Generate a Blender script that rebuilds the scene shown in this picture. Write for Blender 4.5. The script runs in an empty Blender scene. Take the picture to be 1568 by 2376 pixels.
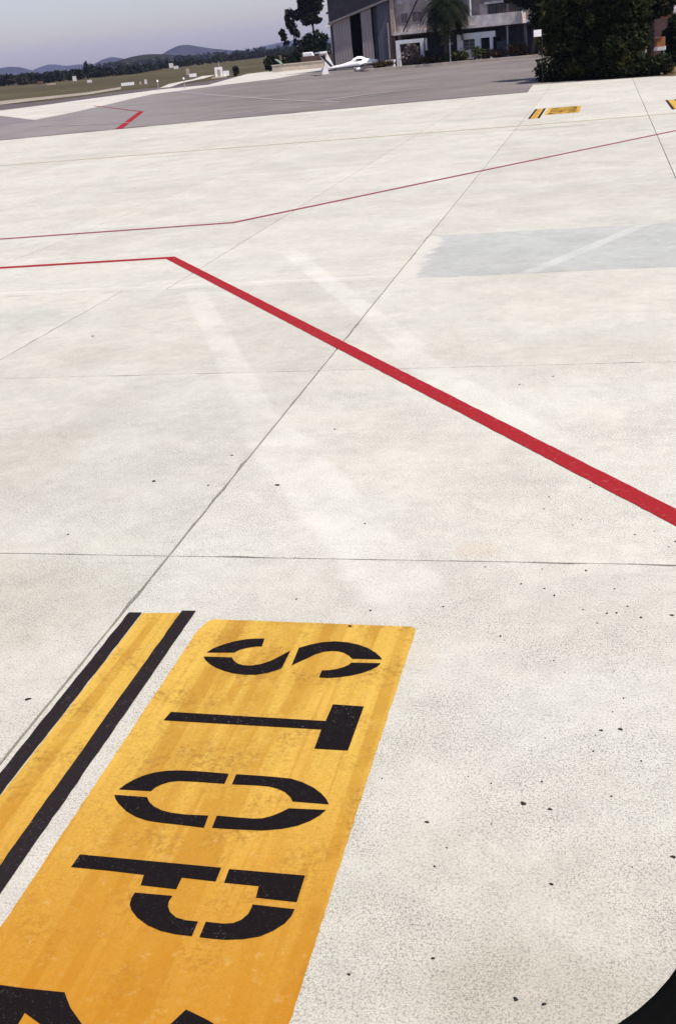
import bpy, bmesh, math, random
import numpy as np
from mathutils import Matrix, Vector

random.seed(7)
rng = np.random.default_rng(11)
S = bpy.context.scene
COL = S.collection
R = math.radians

# ------------------------------------------------------------------ camera
YAW, PITCH, ROLL, EYE = R(-14.956), R(23.262), R(5.634), 3.5
fw = Vector((math.sin(YAW)*math.cos(PITCH), math.cos(YAW)*math.cos(PITCH), -math.sin(PITCH)))
rt = Vector((math.cos(YAW), -math.sin(YAW), 0))
up = rt.cross(fw)
r2 = rt*math.cos(ROLL) - up*math.sin(ROLL)
u2 = rt*math.sin(ROLL) + up*math.cos(ROLL)
cam = bpy.data.objects.new('camera', bpy.data.cameras.new('camera'))
COL.objects.link(cam)
cm = Matrix((r2, u2, -fw)).transposed().to_4x4()
cm.translation = (0, 0, EYE)
cam.matrix_world = cm
cam.data.sensor_fit = 'VERTICAL'
cam.data.sensor_height = 36
cam.data.lens = 36*2512.5/2376
cam.data.clip_start = 0.02
cam.data.clip_end = 40000
S.camera = cam

# ------------------------------------------------------------------ sky, sun, exposure
SUN_EL, SUN_AZ = 64, 121            # azimuth clockwise from +Y (from the right of the view)
w = bpy.data.worlds.new('World'); S.world = w; w.use_nodes = True
nt = w.node_tree
bg = nt.nodes['Background']
sky = nt.nodes.new('ShaderNodeTexSky'); sky.sky_type = 'NISHITA'; sky.sun_disc = False
sky.sun_elevation = R(SUN_EL); sky.sun_rotation = R(SUN_AZ)
sky.air_density = 1.0; sky.dust_density = 1.0; sky.ozone_density = 1.0; sky.altitude = 50
tint = nt.nodes.new('ShaderNodeMix'); tint.data_type = 'RGBA'; tint.blend_type = 'MULTIPLY'
tint.inputs[0].default_value = 1.0
tint.inputs[7].default_value = (1.0, 0.915, 1.03, 1)
nt.links.new(sky.outputs[0], tint.inputs[6])
nt.links.new(tint.outputs[2], bg.inputs[0])
bg.inputs[1].default_value = 0.115
sl = bpy.data.lights.new('sun', 'SUN'); sl.energy = 4.5; sl.angle = R(0.5); sl.color = (1, 0.94, 0.82)
sun = bpy.data.objects.new('sun', sl); COL.objects.link(sun)
sd = Vector((math.sin(R(SUN_AZ))*math.cos(R(SUN_EL)), math.cos(R(SUN_AZ))*math.cos(R(SUN_EL)), math.sin(R(SUN_EL))))
sun.rotation_euler = sd.to_track_quat('Z', 'Y').to_euler()
sun.location = (20, 20, 40)
S.view_settings.view_transform = 'Standard'; S.view_settings.look = 'None'
S.view_settings.exposure = 0.2; S.view_settings.gamma = 1
S.view_settings.use_curve_mapping = False
S.render.engine = 'CYCLES'
S.render.resolution_x, S.render.resolution_y = 675, 1024

# ------------------------------------------------------------------ materials
class NT:
    """small node-graph helper working on world position"""
    def __init__(s, name, rough=0.8, spec=0.3):
        s.m = bpy.data.materials.new(name); s.m.use_nodes = True
        s.t = s.m.node_tree; s.b = s.t.nodes['Principled BSDF']
        s.b.inputs['Roughness'].default_value = rough
        s.b.inputs['Specular IOR Level'].default_value = spec
        s.pos = s.t.nodes.new('ShaderNodeNewGeometry').outputs['Position']
    def n(s, k): return s.t.nodes.new(k)
    def l(s, a, b): s.t.links.new(a, b)
    def val(s, v, sock):
        if hasattr(v, 'links'): s.l(v, sock)
        else: sock.default_value = v
    def math(s, op, a, b=0.0, clamp=False):
        n = s.n('ShaderNodeMath'); n.operation = op; n.use_clamp = clamp
        s.val(a, n.inputs[0]); s.val(b, n.inputs[1]); return n.outputs[0]
    def scaled(s, v, rot=0):
        n = s.n('ShaderNodeMapping'); n.inputs['Scale'].default_value = v
        n.inputs['Rotation'].default_value = (0, 0, rot); s.l(s.pos, n.inputs[0]); return n.outputs[0]
    def noise(s, scale, detail=3, rough=0.55, vec=None, dist=0):
        n = s.n('ShaderNodeTexNoise'); n.inputs['Scale'].default_value = scale
        n.inputs['Detail'].default_value = detail; n.inputs['Roughness'].default_value = rough
        n.inputs['Distortion'].default_value = dist
        s.l(vec or s.pos, n.inputs['Vector']); return n.outputs[0]
    def ramp(s, f, lo, hi, a=0.0, b=1.0):
        n = s.n('ShaderNodeMapRange'); n.interpolation_type = 'SMOOTHSTEP'
        s.val(f, n.inputs[0])
        for i, v in ((1, lo), (2, hi), (3, a), (4, b)): n.inputs[i].default_value = v
        return n.outputs[0]
    def mix(s, f, a, b, mode='MIX'):
        n = s.n('ShaderNodeMix'); n.data_type = 'RGBA'; n.blend_type = mode
        s.val(f, n.inputs[0])
        for v, k in ((a, 6), (b, 7)):
            if hasattr(v, 'links'): s.l(v, n.inputs[k])
            else: n.inputs[k].default_value = (*v, 1)
        return n.outputs[2]
    def grey(s, v):
        n = s.n('ShaderNodeCombineColor')
        for i in range(3): s.val(v, n.inputs[i])
        return n.outputs[0]
    def dot(s, origin, d):
        a = s.n('ShaderNodeVectorMath'); a.operation = 'SUBTRACT'; s.l(s.pos, a.inputs[0]); a.inputs[1].default_value = (*origin, 0)
        b = s.n('ShaderNodeVectorMath'); b.operation = 'DOT_PRODUCT'; s.l(a.outputs[0], b.inputs[0]); b.inputs[1].default_value = (*d, 0)
        return b.outputs['Value']
    def streak(s, A, B, wdt, soft=0.6):
        A = Vector(A); B = Vector(B); d = (B-A); L = d.length; d.normalize()
        u = s.dot(A, d); v = s.math('ABSOLUTE', s.dot(A, (-d.y, d.x)))
        m = s.ramp(v, wdt*soft, wdt, 1, 0)
        m = s.math('MULTIPLY', m, s.ramp(u, -0.2, 0.4)); return s.math('MULTIPLY', m, s.ramp(u, L-0.5, L+0.2, 1, 0))
    def blob(s, c, rx, ry, nz):
        u = s.math('DIVIDE', s.dot(c, (1, 0)), rx); v = s.math('DIVIDE', s.dot(c, (0, 1)), ry)
        r = s.math('SQRT', s.math('ADD', s.math('MULTIPLY', u, u), s.math('MULTIPLY', v, v)))
        r = s.math('ADD', r, s.math('MULTIPLY', s.math('SUBTRACT', nz, 0.5), 1.6))
        return s.ramp(r, 0.35, 1.0, 1, 0)
    def out(s, c, bump=None, dist=0.01, strength=0.3):
        if hasattr(c, 'links'): s.l(c, s.b.inputs['Base Color'])
        else: s.b.inputs['Base Color'].default_value = (*c, 1)
        if bump is not None:
            n = s.n('ShaderNodeBump'); n.inputs['Strength'].default_value = strength
            n.inputs['Distance'].default_value = dist; s.l(bump, n.inputs['Height']); s.l(n.outputs[0], s.b.inputs['Normal'])
        return s.m

def plain(name, c, rough=0.7, spec=0.3, var=0.12, scale=1.5, metal=0.0):
    c = tuple(x*0.78 for x in c)
    g = NT(name, rough, spec)
    f = g.ramp(g.noise(scale, 4), 0.3, 0.7, 1-var, 1+var)
    g.b.inputs['Metallic'].default_value = metal
    return g.out(g.mix(1.0, c, g.grey(f), 'MULTIPLY'))

def leafmat(name, a, b, c=None):
    g = NT(name, 0.75, 0.06)
    rnd = g.t.nodes['Geometry'].outputs['Random Per Island'] if 'Geometry' in g.t.nodes else g.n('ShaderNodeNewGeometry').outputs['Random Per Island']
    col = g.mix(rnd, a, b)
    if c: col = g.mix(g.ramp(g.noise(0.6, 2), 0.52, 0.68), col, c)
    g.b.inputs['Subsurface Weight'].default_value = 0
    tr = g.n('ShaderNodeBsdfTranslucent'); g.l(col, tr.inputs[0])
    mx = g.n('ShaderNodeMixShader'); mx.inputs[0].default_value = 0.18
    o = g.t.nodes['Material Output']
    g.l(col, g.b.inputs['Base Color']); g.l(g.b.outputs[0], mx.inputs[1]); g.l(tr.outputs[0], mx.inputs[2]); g.l(mx.outputs[0], o.inputs[0])
    return g.m

def concrete(name, base, patch=False):
    g = NT(name, 0.88, 0.25)
    big = g.noise(0.17, 5, 0.6); mid = g.noise(0.9, 5, 0.65, dist=0.4)
    brush = g.noise(1.0, 4, 0.6, g.scaled((0.25, 2.2, 1), R(4)))
    fine = g.noise(30, 5, 0.8); grit = g.noise(130, 2, 0.6); agg = g.noise(72, 2, 0.55)
    fract = g.noise(4.5, 11, 0.82); pale = g.noise(95, 2, 0.5)
    rnd = g.n('ShaderNodeObjectInfo').outputs['Random']
    clus = g.ramp(g.noise(0.8, 6, 0.75), 0.36, 0.64, 0.45, 1.0)
    scuff = g.noise(1.0, 8, 0.78, g.scaled((0.5, 6.5, 1), R(-3)))
    v = g.ramp(big, 0.34, 0.66, 0.93, 1.03)
    v = g.math('MULTIPLY', v, g.ramp(mid, 0.3, 0.7, 0.97, 1.02))
    v = g.math('MULTIPLY', v, g.ramp(scuff, 0.56, 0.70, 1.0, 0.88))
    v = g.math('MULTIPLY', v, g.ramp(rnd, 0, 1, 0.95, 1.03))
    v = g.math('MULTIPLY', v, g.ramp(fract, 0.32, 0.64, 0.90, 1.05))
    v = g.math('MULTIPLY', v, g.ramp(pale, 0.60, 0.72, 1.0, 1.10))
    dk = g.math('MULTIPLY', g.ramp(grit, 0.35, 0.52, 0.60, 0), clus)
    dk = g.math('MAXIMUM', dk, g.math('MULTIPLY', g.ramp(agg, 0.34, 0.50, 0.56, 0), clus))
    v = g.math('MULTIPLY', v, g.math('SUBTRACT', 1.10, dk))
    c = g.mix(1.0, base, g.grey(v), 'MULTIPLY')
    hue = g.ramp(g.noise(0.35, 3), 0.35, 0.65)
    c = g.mix(1.0, c, g.mix(hue, (1.015, 0.995, 0.98), (0.992, 1.005, 0.99)), 'MULTIPLY')
    if not patch:
        # worn lighter bands where old paint has been ground off
        for A, B, wd, am in OLD_LINES:
            m = g.math('MULTIPLY', g.streak(A, B, wd), g.math('MULTIPLY', g.ramp(mid, 0.3, 0.6, 0.2, 1.0), g.ramp(fine, 0.35, 0.6, 0.5, 1.0)))
            c = g.mix(g.math('MULTIPLY', m, am), c, (0.66, 0.65, 0.60))
        # grime, plus lens vignetting painted into the nearest concrete
        for ctr, rx, ry, am, cc in GRIME_AND_VIGNETTE:
            c = g.mix(g.math('MULTIPLY', g.blob(ctr, rx, ry, mid), am*0.85), c, tuple(min(1, q/0.52) for q in cc), 'MULTIPLY')
        # small pitting: sparse dark flecks
        vo = g.n('ShaderNodeTexVoronoi'); vo.inputs['Scale'].default_value = 9.0; g.l(g.pos, vo.inputs['Vector'])
        sp = g.math('MULTIPLY', g.ramp(vo.outputs['Distance'], 0.03, 0.07, 1, 0), g.ramp(g.noise(0.5, 2), 0.5, 0.62))
        c = g.mix(g.math('MULTIPLY', sp, 0.6), c, (0.10, 0.095, 0.09))
    else:
        m = g.streak((-1.2, 16.9), (1.5, 22.5), 0.15)
        c = g.mix(g.math('MULTIPLY', m, g.ramp(mid, 0.3, 0.65, 0.15, 0.42)), c, (0.58, 0.575, 0.545))
        e = g.ramp(g.math('ADD', g.dot((-3.2, 0), (1, 0)), g.math('MULTIPLY', g.math('SUBTRACT', g.noise(2.5, 6, 0.75), 0.5), 1.2)), 0.12, 0.32, 1, 0)
        c = g.mix(e, c, (0.51, 0.493, 0.438))
    return g.out(c, grit, 0.004, 0.35)

OLD_LINES = [((-5.9, 20.2), (-2.2, 12.7), 0.22, 0.4), ((-6.6, 16.9), (-3.3, 9.9), 0.22, 0.34), ((-3.3, 9.9), (-1.2, 6.3), 0.36, 0.42),
             ((-12.5, 17.35), (9, 17.15), 0.09, 0.35), ((-2.5, 12.9), (-0.2, 9.0), 0.25, 0.3)]
GRIME_AND_VIGNETTE = [((-4.4, 6.2), 1.6, 1.4, 0.28, (0.36, 0.34, 0.29)), ((-0.2, 12.5), 2.5, 0.8, 0.14, (0.40, 0.39, 0.36)), ((-6, 13), 2.0, 0.8, 0.16, (0.40, 0.38, 0.35)), ((-13, 27), 4.0, 1.2, 0.2, (0.40, 0.37, 0.34)),
         ((-5.6, 9.3), 1.0, 1.2, 0.20, (0.35, 0.29, 0.23)), ((-8.9, 15.1), 1.3, 1.5, 0.5, (0.41, 0.43, 0.43)),
         ((-0.1, 3.2), 0.9, 0.45, 0.35, (0.32, 0.29, 0.25)), ((-0.9, 7.2), 0.25, 0.2, 0.35, (0.48, 0.38, 0.29)),
         ((-1.1, 5.7), 0.2, 0.3, 0.3, (0.52, 0.42, 0.35)), ((-1.1, 9.4), 0.5, 0.5, 0.2, (0.43, 0.42, 0.41)),
         ((-0.1, 3.1), 3.2, 1.8, 0.30, (0.40, 0.375, 0.335)), ((-2.1, 42.7), 2.2, 0.5, 0.5, (0.29, 0.28, 0.28)),  # first blob paints lens vignetting together with real grit on the near slabs
         ((-5.2, 50.0), 2.0, 0.6, 0.5, (0.38, 0.41, 0.41)), ((-24, 47), 6, 1.0, 0.3, (0.41, 0.38, 0.35)), ((-18, 43), 5, 0.6, 0.3, (0.41, 0.38, 0.35)),
         ((-9, 33), 4, 0.8, 0.16, (0.41, 0.38, 0.35)), ((-2, 31), 3, 2.5, 0.14, (0.38, 0.36, 0.35))]
M = {}
M['concrete'] = concrete('concrete', (0.51, 0.493, 0.438))
M['concrete_patch'] = concrete('grey_concrete', (0.437, 0.442, 0.422), True)
M['joint'] = plain('joint_filler', (0.022, 0.02, 0.018), 0.95)
M['tar'] = plain('tar', (0.022, 0.02, 0.02), 0.75)

def paint(name, c, worn, streaky=False, wear=0.3, rough=0.8):
    g = NT(name, rough, 0.08)
    mid = g.noise(3.2, 5, 0.65); fine = g.noise(55, 3, 0.7); grit = g.noise(160, 2, 0.7)
    v = g.ramp(fine, 0.3, 0.58, 0.84, 1.03)
    v = g.math('MULTIPLY', v, g.ramp(grit, 0.33, 0.55, 0.86, 1.03))
    col = g.mix(1.0, c, g.grey(v), 'MULTIPLY')
    if streaky:
        st = g.noise(1.0, 2, 0.45, g.scaled((7.5, 0.16, 1), R(1.5))); st2 = g.noise(1.0, 2, 0.5, g.scaled((3.1, 0.3, 1), R(-1)))
        st3 = g.noise(1.0, 3, 0.6, g.scaled((16, 0.5, 1), R(0.5)))
        brk = g.ramp(g.noise(2.2, 4, 0.7), 0.3, 0.62, 0.25, 1.0)
        col = g.mix(g.math('MULTIPLY', g.ramp(st, 0.51, 0.58, 0, 0.7), brk), col, (0.39, 0.195, 0.024))
        col = g.mix(g.ramp(st2, 0.52, 0.62, 0, 0.4), col, (0.38, 0.185, 0.022))
        col = g.mix(g.math('MULTIPLY', g.ramp(st, 0.38, 0.43, 0.55, 0), brk), col, (0.62, 0.385, 0.075))
        col = g.mix(g.ramp(st3, 0.55, 0.66, 0, 0.3), col, (0.33, 0.14, 0.012))
        dirt = g.math('MULTIPLY', g.ramp(mid, 0.45, 0.66, 0.08, 0.75), g.ramp(g.noise(26, 4, 0.75), 0.42, 0.62, 0.1, 1))
        col = g.mix(dirt, col, (0.27, 0.135, 0.026))
        # darker and more orange-brown towards the near end of the panel
        col = g.mix(g.ramp(g.math('ADD', g.dot((0, 2.2), (0, 1)), g.math('MULTIPLY', mid, 0.9)), 0.7, 3.2, 0.8, 0), col, (0.40, 0.155, 0.008))
        pit = g.ramp(g.noise(120, 3, 0.8), 0.66, 0.72); col = g.mix(g.math('MULTIPLY', pit, 0.7), col, (0.10, 0.055, 0.02))
    col = g.mix(g.math('MULTIPLY', g.ramp(g.noise(14, 4, 0.7), 0.56, 0.72), wear), col, worn)
    dust = g.math('MULTIPLY', g.ramp(g.noise(70, 4, 0.8), 0.60, 0.70), g.ramp(g.noise(1.3, 4, 0.7), 0.42, 0.64, 0.06, 0.45))
    col = g.mix(dust, col, (0.42, 0.38, 0.32))
    return g.out(col, grit, 0.003, 0.25)
M['yellow'] = paint('yellow_paint', (0.545, 0.335, 0.06), (0.55, 0.40, 0.16), True, 0.25)
M['black'] = paint('black_paint', (0.008, 0.0055, 0.006), (0.022, 0.018, 0.016), False, 0.3)
M['stripe_black'] = paint('dark_stripe_paint', (0.018, 0.0135, 0.0145), (0.045, 0.036, 0.036), False, 0.45)
M['red'] = paint('red_paint', (0.29, 0.015, 0.020), (0.36, 0.10, 0.09), False, 0.6)
M['red_old'] = paint('old_red_paint', (0.24, 0.045, 0.055), (0.40, 0.29, 0.27), False, 0.6)
M['yellow_old'] = paint('faded_yellow_paint', (0.50, 0.41, 0.26), (0.52, 0.49, 0.43), False, 0.9)
M['white_old'] = paint('worn_white_paint', (0.30, 0.28, 0.28), (0.17, 0.155, 0.155), False, 0.9)
g = NT('asphalt', 0.9, 0.2)
v = g.math('MULTIPLY', g.ramp(g.noise(0.09, 5, 0.6), 0.3, 0.7, 0.86, 1.16), g.ramp(g.noise(1, 4, 0.6, g.scaled((0.1, 0.9, 1), R(12))), 0.3, 0.7, 0.9, 1.1))
v = g.math('MULTIPLY', v, g.ramp(g.noise(8, 4, 0.7), 0.3, 0.7, 0.8, 1.18))
v = g.math('MULTIPLY', v, g.ramp(g.noise(1, 4, 0.65, g.scaled((0.16, 1.6, 1), R(8))), 0.35, 0.65, 0.84, 1.12))
c = g.mix(1.0, (0.175, 0.150, 0.142), g.grey(v), 'MULTIPLY')
# pale dust towards the old taxi lane on the left
c = g.mix(g.math('MULTIPLY', g.ramp(g.dot((-22, 70), (-0.94, -0.34)), -4, 12), g.ramp(g.noise(0.3, 4), 0.3, 0.6, 0.4, 1)), c, (0.22, 0.20, 0.195))
M['asphalt'] = g.out(c)
M['asphalt_dark'] = plain('dark_asphalt', (0.13, 0.105, 0.105), 0.9, 0.2, 0.15, 0.3)
M['asphalt_mid'] = plain('mid_asphalt', (0.235, 0.21, 0.215), 0.9, 0.2, 0.12, 0.3)
M['pale_concrete'] = plain('pale_concrete', (0.62, 0.58, 0.52), 0.9, 0.2, 0.10, 0.25)
M['shoulder'] = plain('dusty_shoulder', (0.36, 0.31, 0.25), 0.95, 0.1, 0.2, 0.2)
g = NT('dry_grass', 1.0, 0.05)
f1 = g.ramp(g.noise(0.012, 6, 0.65, g.scaled((1, 1.4, 1))), 0.35, 0.65); f2 = g.ramp(g.noise(0.08, 5, 0.7), 0.35, 0.65)
c = g.mix(f1, (0.066, 0.053, 0.028), (0.105, 0.085, 0.050)); c = g.mix(g.math('MULTIPLY', f2, 0.55), c, (0.050, 0.047, 0.022))
M['grass'] = g.out(c)
M['hill'] = plain('forested_hill', (0.028, 0.028, 0.030), 1, 0.05, 0.35, 0.004)
M['wooded'] = plain('wooded_rise', (0.034, 0.036, 0.026), 1, 0.05, 0.5, 0.02)
M['leaf'] = leafmat('dark_leaves', (0.010, 0.015, 0.007), (0.024, 0.030, 0.013))
M['leaf_hedge'] = leafmat('hedge_leaves', (0.011, 0.016, 0.007), (0.028, 0.034, 0.013), (0.065, 0.066, 0.019))
M['leaf_pine'] = leafmat('pine_needles', (0.012, 0.015, 0.010), (0.024, 0.026, 0.017))
M['leaf_dry'] = leafmat('dry_shrub_leaves', (0.075, 0.042, 0.02), (0.06, 0.05, 0.022))
M['leaf_grey'] = leafmat('pinkish_shrub_twigs', (0.17, 0.13, 0.125), (0.25, 0.20, 0.19))
M['leaf_green'] = leafmat('mid_green_leaves', (0.035, 0.045, 0.018), (0.075, 0.08, 0.033))
M['bark'] = plain('bark', (0.075, 0.058, 0.045), 0.9)
M['bark_pale'] = plain('pale_bark', (0.30, 0.28, 0.26), 0.9)
M['soil'] = plain('soil', (0.16, 0.115, 0.07), 1, 0.05, 0.3, 0.8)
M['white'] = plain('white_paint', (1.05, 1.03, 1.03), 0.5, 0.4, 0.05)
M['white_wall'] = plain('white_render', (0.78, 0.72, 0.70), 0.85, 0.2, 0.2)
M['pink_wall'] = plain('pinkish_render', (0.47, 0.39, 0.345), 0.9, 0.2, 0.34, 0.8)
M['pink_panel'] = plain('pale_pink_panel', (0.56, 0.49, 0.46), 0.85, 0.2, 0.25)
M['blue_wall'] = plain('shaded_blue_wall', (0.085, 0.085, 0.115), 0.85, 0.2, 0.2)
M['beige'] = plain('beige_render', (0.52, 0.41, 0.34), 0.9, 0.2, 0.12)
M['cladding_dark'] = plain('dark_cladding', (0.035, 0.032, 0.042), 0.7, 0.3, 0.2)
M['door_grey'] = plain('grey_door_sheet', (0.40, 0.345, 0.335), 0.6, 0.3, 0.08, 0.5)
M['door_blue'] = plain('blue_grey_door_sheet', (0.14, 0.135, 0.18), 0.6, 0.3, 0.1, 0.5)
M['fascia'] = plain('fascia_metal', (0.26, 0.235, 0.24), 0.6)
M['black_steel'] = plain('dark_steel', (0.02, 0.018, 0.02), 0.6)
M['steel'] = plain('galvanised_steel', (0.42, 0.42, 0.44), 0.5, 0.5, 0.08)
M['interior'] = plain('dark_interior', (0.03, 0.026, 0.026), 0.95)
M['glass'] = plain('window_glass', (0.03, 0.03, 0.036), 0.12, 0.6, 0.05)
M['brick'] = plain('red_brick_render', (0.20, 0.055, 0.045), 0.9, 0.2, 0.15)
M['orange'] = plain('orange_paint', (0.50, 0.20, 0.09), 0.6)
M['kerb'] = plain('kerb_stone', (0.66, 0.56, 0.45), 0.9, 0.2, 0.15, 0.6)
M['navy'] = plain('navy_paint', (0.02, 0.022, 0.03), 0.4, 0.4, 0.05)
M['rubber'] = plain('rubber', (0.02, 0.02, 0.02), 0.9)
M['gasket'] = plain('black_window_gasket', (0.006, 0.006, 0.006), 0.95, 0.05)
M['pale_green'] = plain('pale_green_cloth', (0.30, 0.36, 0.30), 0.8)
M['shutter'] = plain('dull_shutter', (0.20, 0.15, 0.155), 0.8)
M['dull_red'] = plain('dull_red_paint', (0.16, 0.08, 0.06), 0.8)
M['brown'] = plain('dark_brown_wall', (0.11, 0.065, 0.055), 0.9)

# ------------------------------------------------------------------ object helpers
def mesh(name, verts, faces, mat, parent=None, smooth=False):
    me = bpy.data.meshes.new(name); me.from_pydata([tuple(v) for v in verts], [], faces); me.update()
    if mat: me.materials.append(M[mat])
    if smooth: me.polygons.foreach_set('use_smooth', [True]*len(me.polygons))
    o = bpy.data.objects.new(name, me); COL.objects.link(o); o.parent = parent
    return o
def tag(o, label=None, cat=None, group=None, kind=None):
    for k, v_ in (('label', label), ('category', cat), ('group', group), ('kind', kind)):
        if v_: o[k] = v_
    return o
def empty(name, loc=(0, 0, 0), rz=0):
    o = bpy.data.objects.new(name, None); COL.objects.link(o); o.location = loc; o.rotation_euler = (0, 0, rz)
    o.empty_display_size = 0.3; return o
class MB:
    """collects boxes, tubes and prisms into one mesh"""
    def __init__(s): s.v = []; s.f = []
    def add(s, v, f):
        o = len(s.v); s.v += [tuple(p) for p in v]; s.f += [tuple(i+o for i in q) for q in f]; return s
    def box(s, x0, x1, y0, y1, z0, z1):
        return s.add([(x0, y0, z0), (x1, y0, z0), (x1, y1, z0), (x0, y1, z0), (x0, y0, z1), (x1, y0, z1), (x1, y1, z1), (x0, y1, z1)],
                     [(0, 3, 2, 1), (4, 5, 6, 7), (0, 1, 5, 4), (1, 2, 6, 5), (2, 3, 7, 6), (3, 0, 4, 7)])
    def tube(s, pts, rad, n=8):
        pts = [Vector(p) for p in pts]; rad = rad if isinstance(rad, (list, tuple)) else [rad]*len(pts)
        vs = []; fs = []
        for i, p in enumerate(pts):
            d = (pts[min(i+1, len(pts)-1)]-pts[max(i-1, 0)]).normalized()
            a = d.cross(Vector((0, 0, 1)) if abs(d.z) < 0.9 else Vector((1, 0, 0))).normalized(); b = d.cross(a)
            for k in range(n):
                t = 2*math.pi*k/n; vs.append(p+a*(rad[i]*math.cos(t))+b*(rad[i]*math.sin(t)))
        for i in range(len(pts)-1):
            for k in range(n): fs.append((i*n+k, i*n+(k+1) % n, (i+1)*n+(k+1) % n, (i+1)*n+k))
        fs.append(tuple(range(n))[::-1]); fs.append(tuple(range((len(pts)-1)*n, len(pts)*n)))
        return s.add(vs, fs)
    def loft(s, rings):
        n = len(rings[0]); vs = [p for r in rings for p in r]; fs = []
        for i in range(len(rings)-1):
            for k in range(n): fs.append((i*n+k, i*n+(k+1) % n, (i+1)*n+(k+1) % n, (i+1)*n+k))
        fs.append(tuple(range(n))[::-1]); fs.append(tuple(range((len(rings)-1)*n, len(rings)*n)))
        return s.add(vs, fs)
    def prism(s, poly, z0, z1):
        n = len(poly); vs = [(x, y, z0) for x, y in poly]+[(x, y, z1) for x, y in poly]
        return s.add(vs, [tuple(range(n))[::-1], tuple(range(n, 2*n))]+[(i, (i+1) % n, n+(i+1) % n, n+i) for i in range(n)])
    def build(s, name, mat, parent=None, smooth=False): return mesh(name, s.v, s.f, mat, parent, smooth)

def sheet(name, poly, z, mat, parent=None):
    """flat painted or paved sheet; winding fixed so that it faces up"""
    a = sum(poly[i][0]*poly[(i+1) % len(poly)][1]-poly[(i+1) % len(poly)][0]*poly[i][1] for i in range(len(poly)))
    if a < 0: poly = poly[::-1]
    return mesh(name, [(x, y, z) for x, y in poly], [tuple(range(len(poly)))], mat, parent)
def ribbon(name, pts, wdt, z, mat, parent=None):
    """painted line of constant width through pts with mitred corners"""
    P = [Vector(p) for p in pts]; Lf = []; Rt = []
    for i, p in enumerate(P):
        d0 = (P[i]-P[i-1]).normalized() if i else (P[1]-P[0]).normalized()
        d1 = (P[i+1]-P[i]).normalized() if i < len(P)-1 else d0
        n0 = Vector((-d0.y, d0.x)); n1 = Vector((-d1.y, d1.x)); m = (n0+n1).normalized(); k = wdt/2/max(0.3, m.dot(n0))
        Lf.append(p+m*k); Rt.append(p-m*k)
    vs = [(*p, z) for p in Lf]+[(*p, z) for p in Rt]; n = len(P)
    return mesh(name, vs, [(n+i, n+i+1, i+1, i) for i in range(n-1)], mat, parent)

def leaves(blobs, count, size, up=0.3, shell=0.45, gap=0.25, freq=0.9):
    """leaf-sized quads spread through ellipsoids, thinned by a lumpy field so the outline is uneven"""
    vol = np.array([b[3]*b[4]*b[5] for b in blobs]); vol = vol**(2/3); pr = vol/vol.sum()
    ids = rng.choice(len(blobs), count*2, p=pr); B = np.array(blobs)[ids]
    d = rng.normal(size=(count*2, 3)); d /= np.linalg.norm(d, axis=1)[:, None]
    rr = 1-rng.random(count*2)**1.3*shell
    ph = rng.random(6)*6
    lump = np.sin(d[:, 0]*5.1*freq*2+ph[0]+B[:, 0])*np.sin(d[:, 1]*4.3*freq*2+ph[1])+np.sin(d[:, 2]*6.2*freq*2+ph[2]+B[:, 2])*0.7+np.sin(d[:, 0]*11*freq+d[:, 2]*9*freq+ph[3])*0.5
    rr *= 1+0.10*lump
    p = B[:, :3]+d*rr[:, None]*B[:, 3:6]
    f = np.sin(p[:, 0]*2.1*freq+ph[3])+np.sin(p[:, 1]*1.9*freq+ph[4])+np.sin(p[:, 2]*2.6*freq+ph[5])
    keep = (f > -1.6+gap) | (rng.random(count*2) < 0.35); p = p[keep][:count]; p = p[p[:, 2] > 0.02]; n = len(p)
    nrm = rng.normal(size=(n, 3)); nrm[:, 2] = np.abs(nrm[:, 2])+up; nrm /= np.linalg.norm(nrm, axis=1)[:, None]
    a = np.cross(nrm, rng.normal(size=(n, 3))); a /= np.linalg.norm(a, axis=1)[:, None]; b = np.cross(nrm, a)
    s_ = size*(0.55+0.9*rng.random(n))[:, None]
    V = np.stack([p-a*s_, p-b*s_*0.5, p+a*s_, p+b*s_*0.5], 1).reshape(-1, 3)
    return V
def leafmesh(name, V, mat, parent=None):
    n = len(V)//4; me = bpy.data.meshes.new(name)
    me.vertices.add(len(V)); me.vertices.foreach_set('co', V.astype(np.float32).ravel())
    me.loops.add(n*4); me.loops.foreach_set('vertex_index', np.arange(n*4, dtype=np.int32))
    me.polygons.add(n); me.polygons.foreach_set('loop_start', np.arange(0, n*4, 4, dtype=np.int32))
    me.update(calc_edges=True); me.validate()
    me.materials.append(M[mat]); o = bpy.data.objects.new(name, me); COL.objects.link(o); o.parent = parent
    return o
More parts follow.
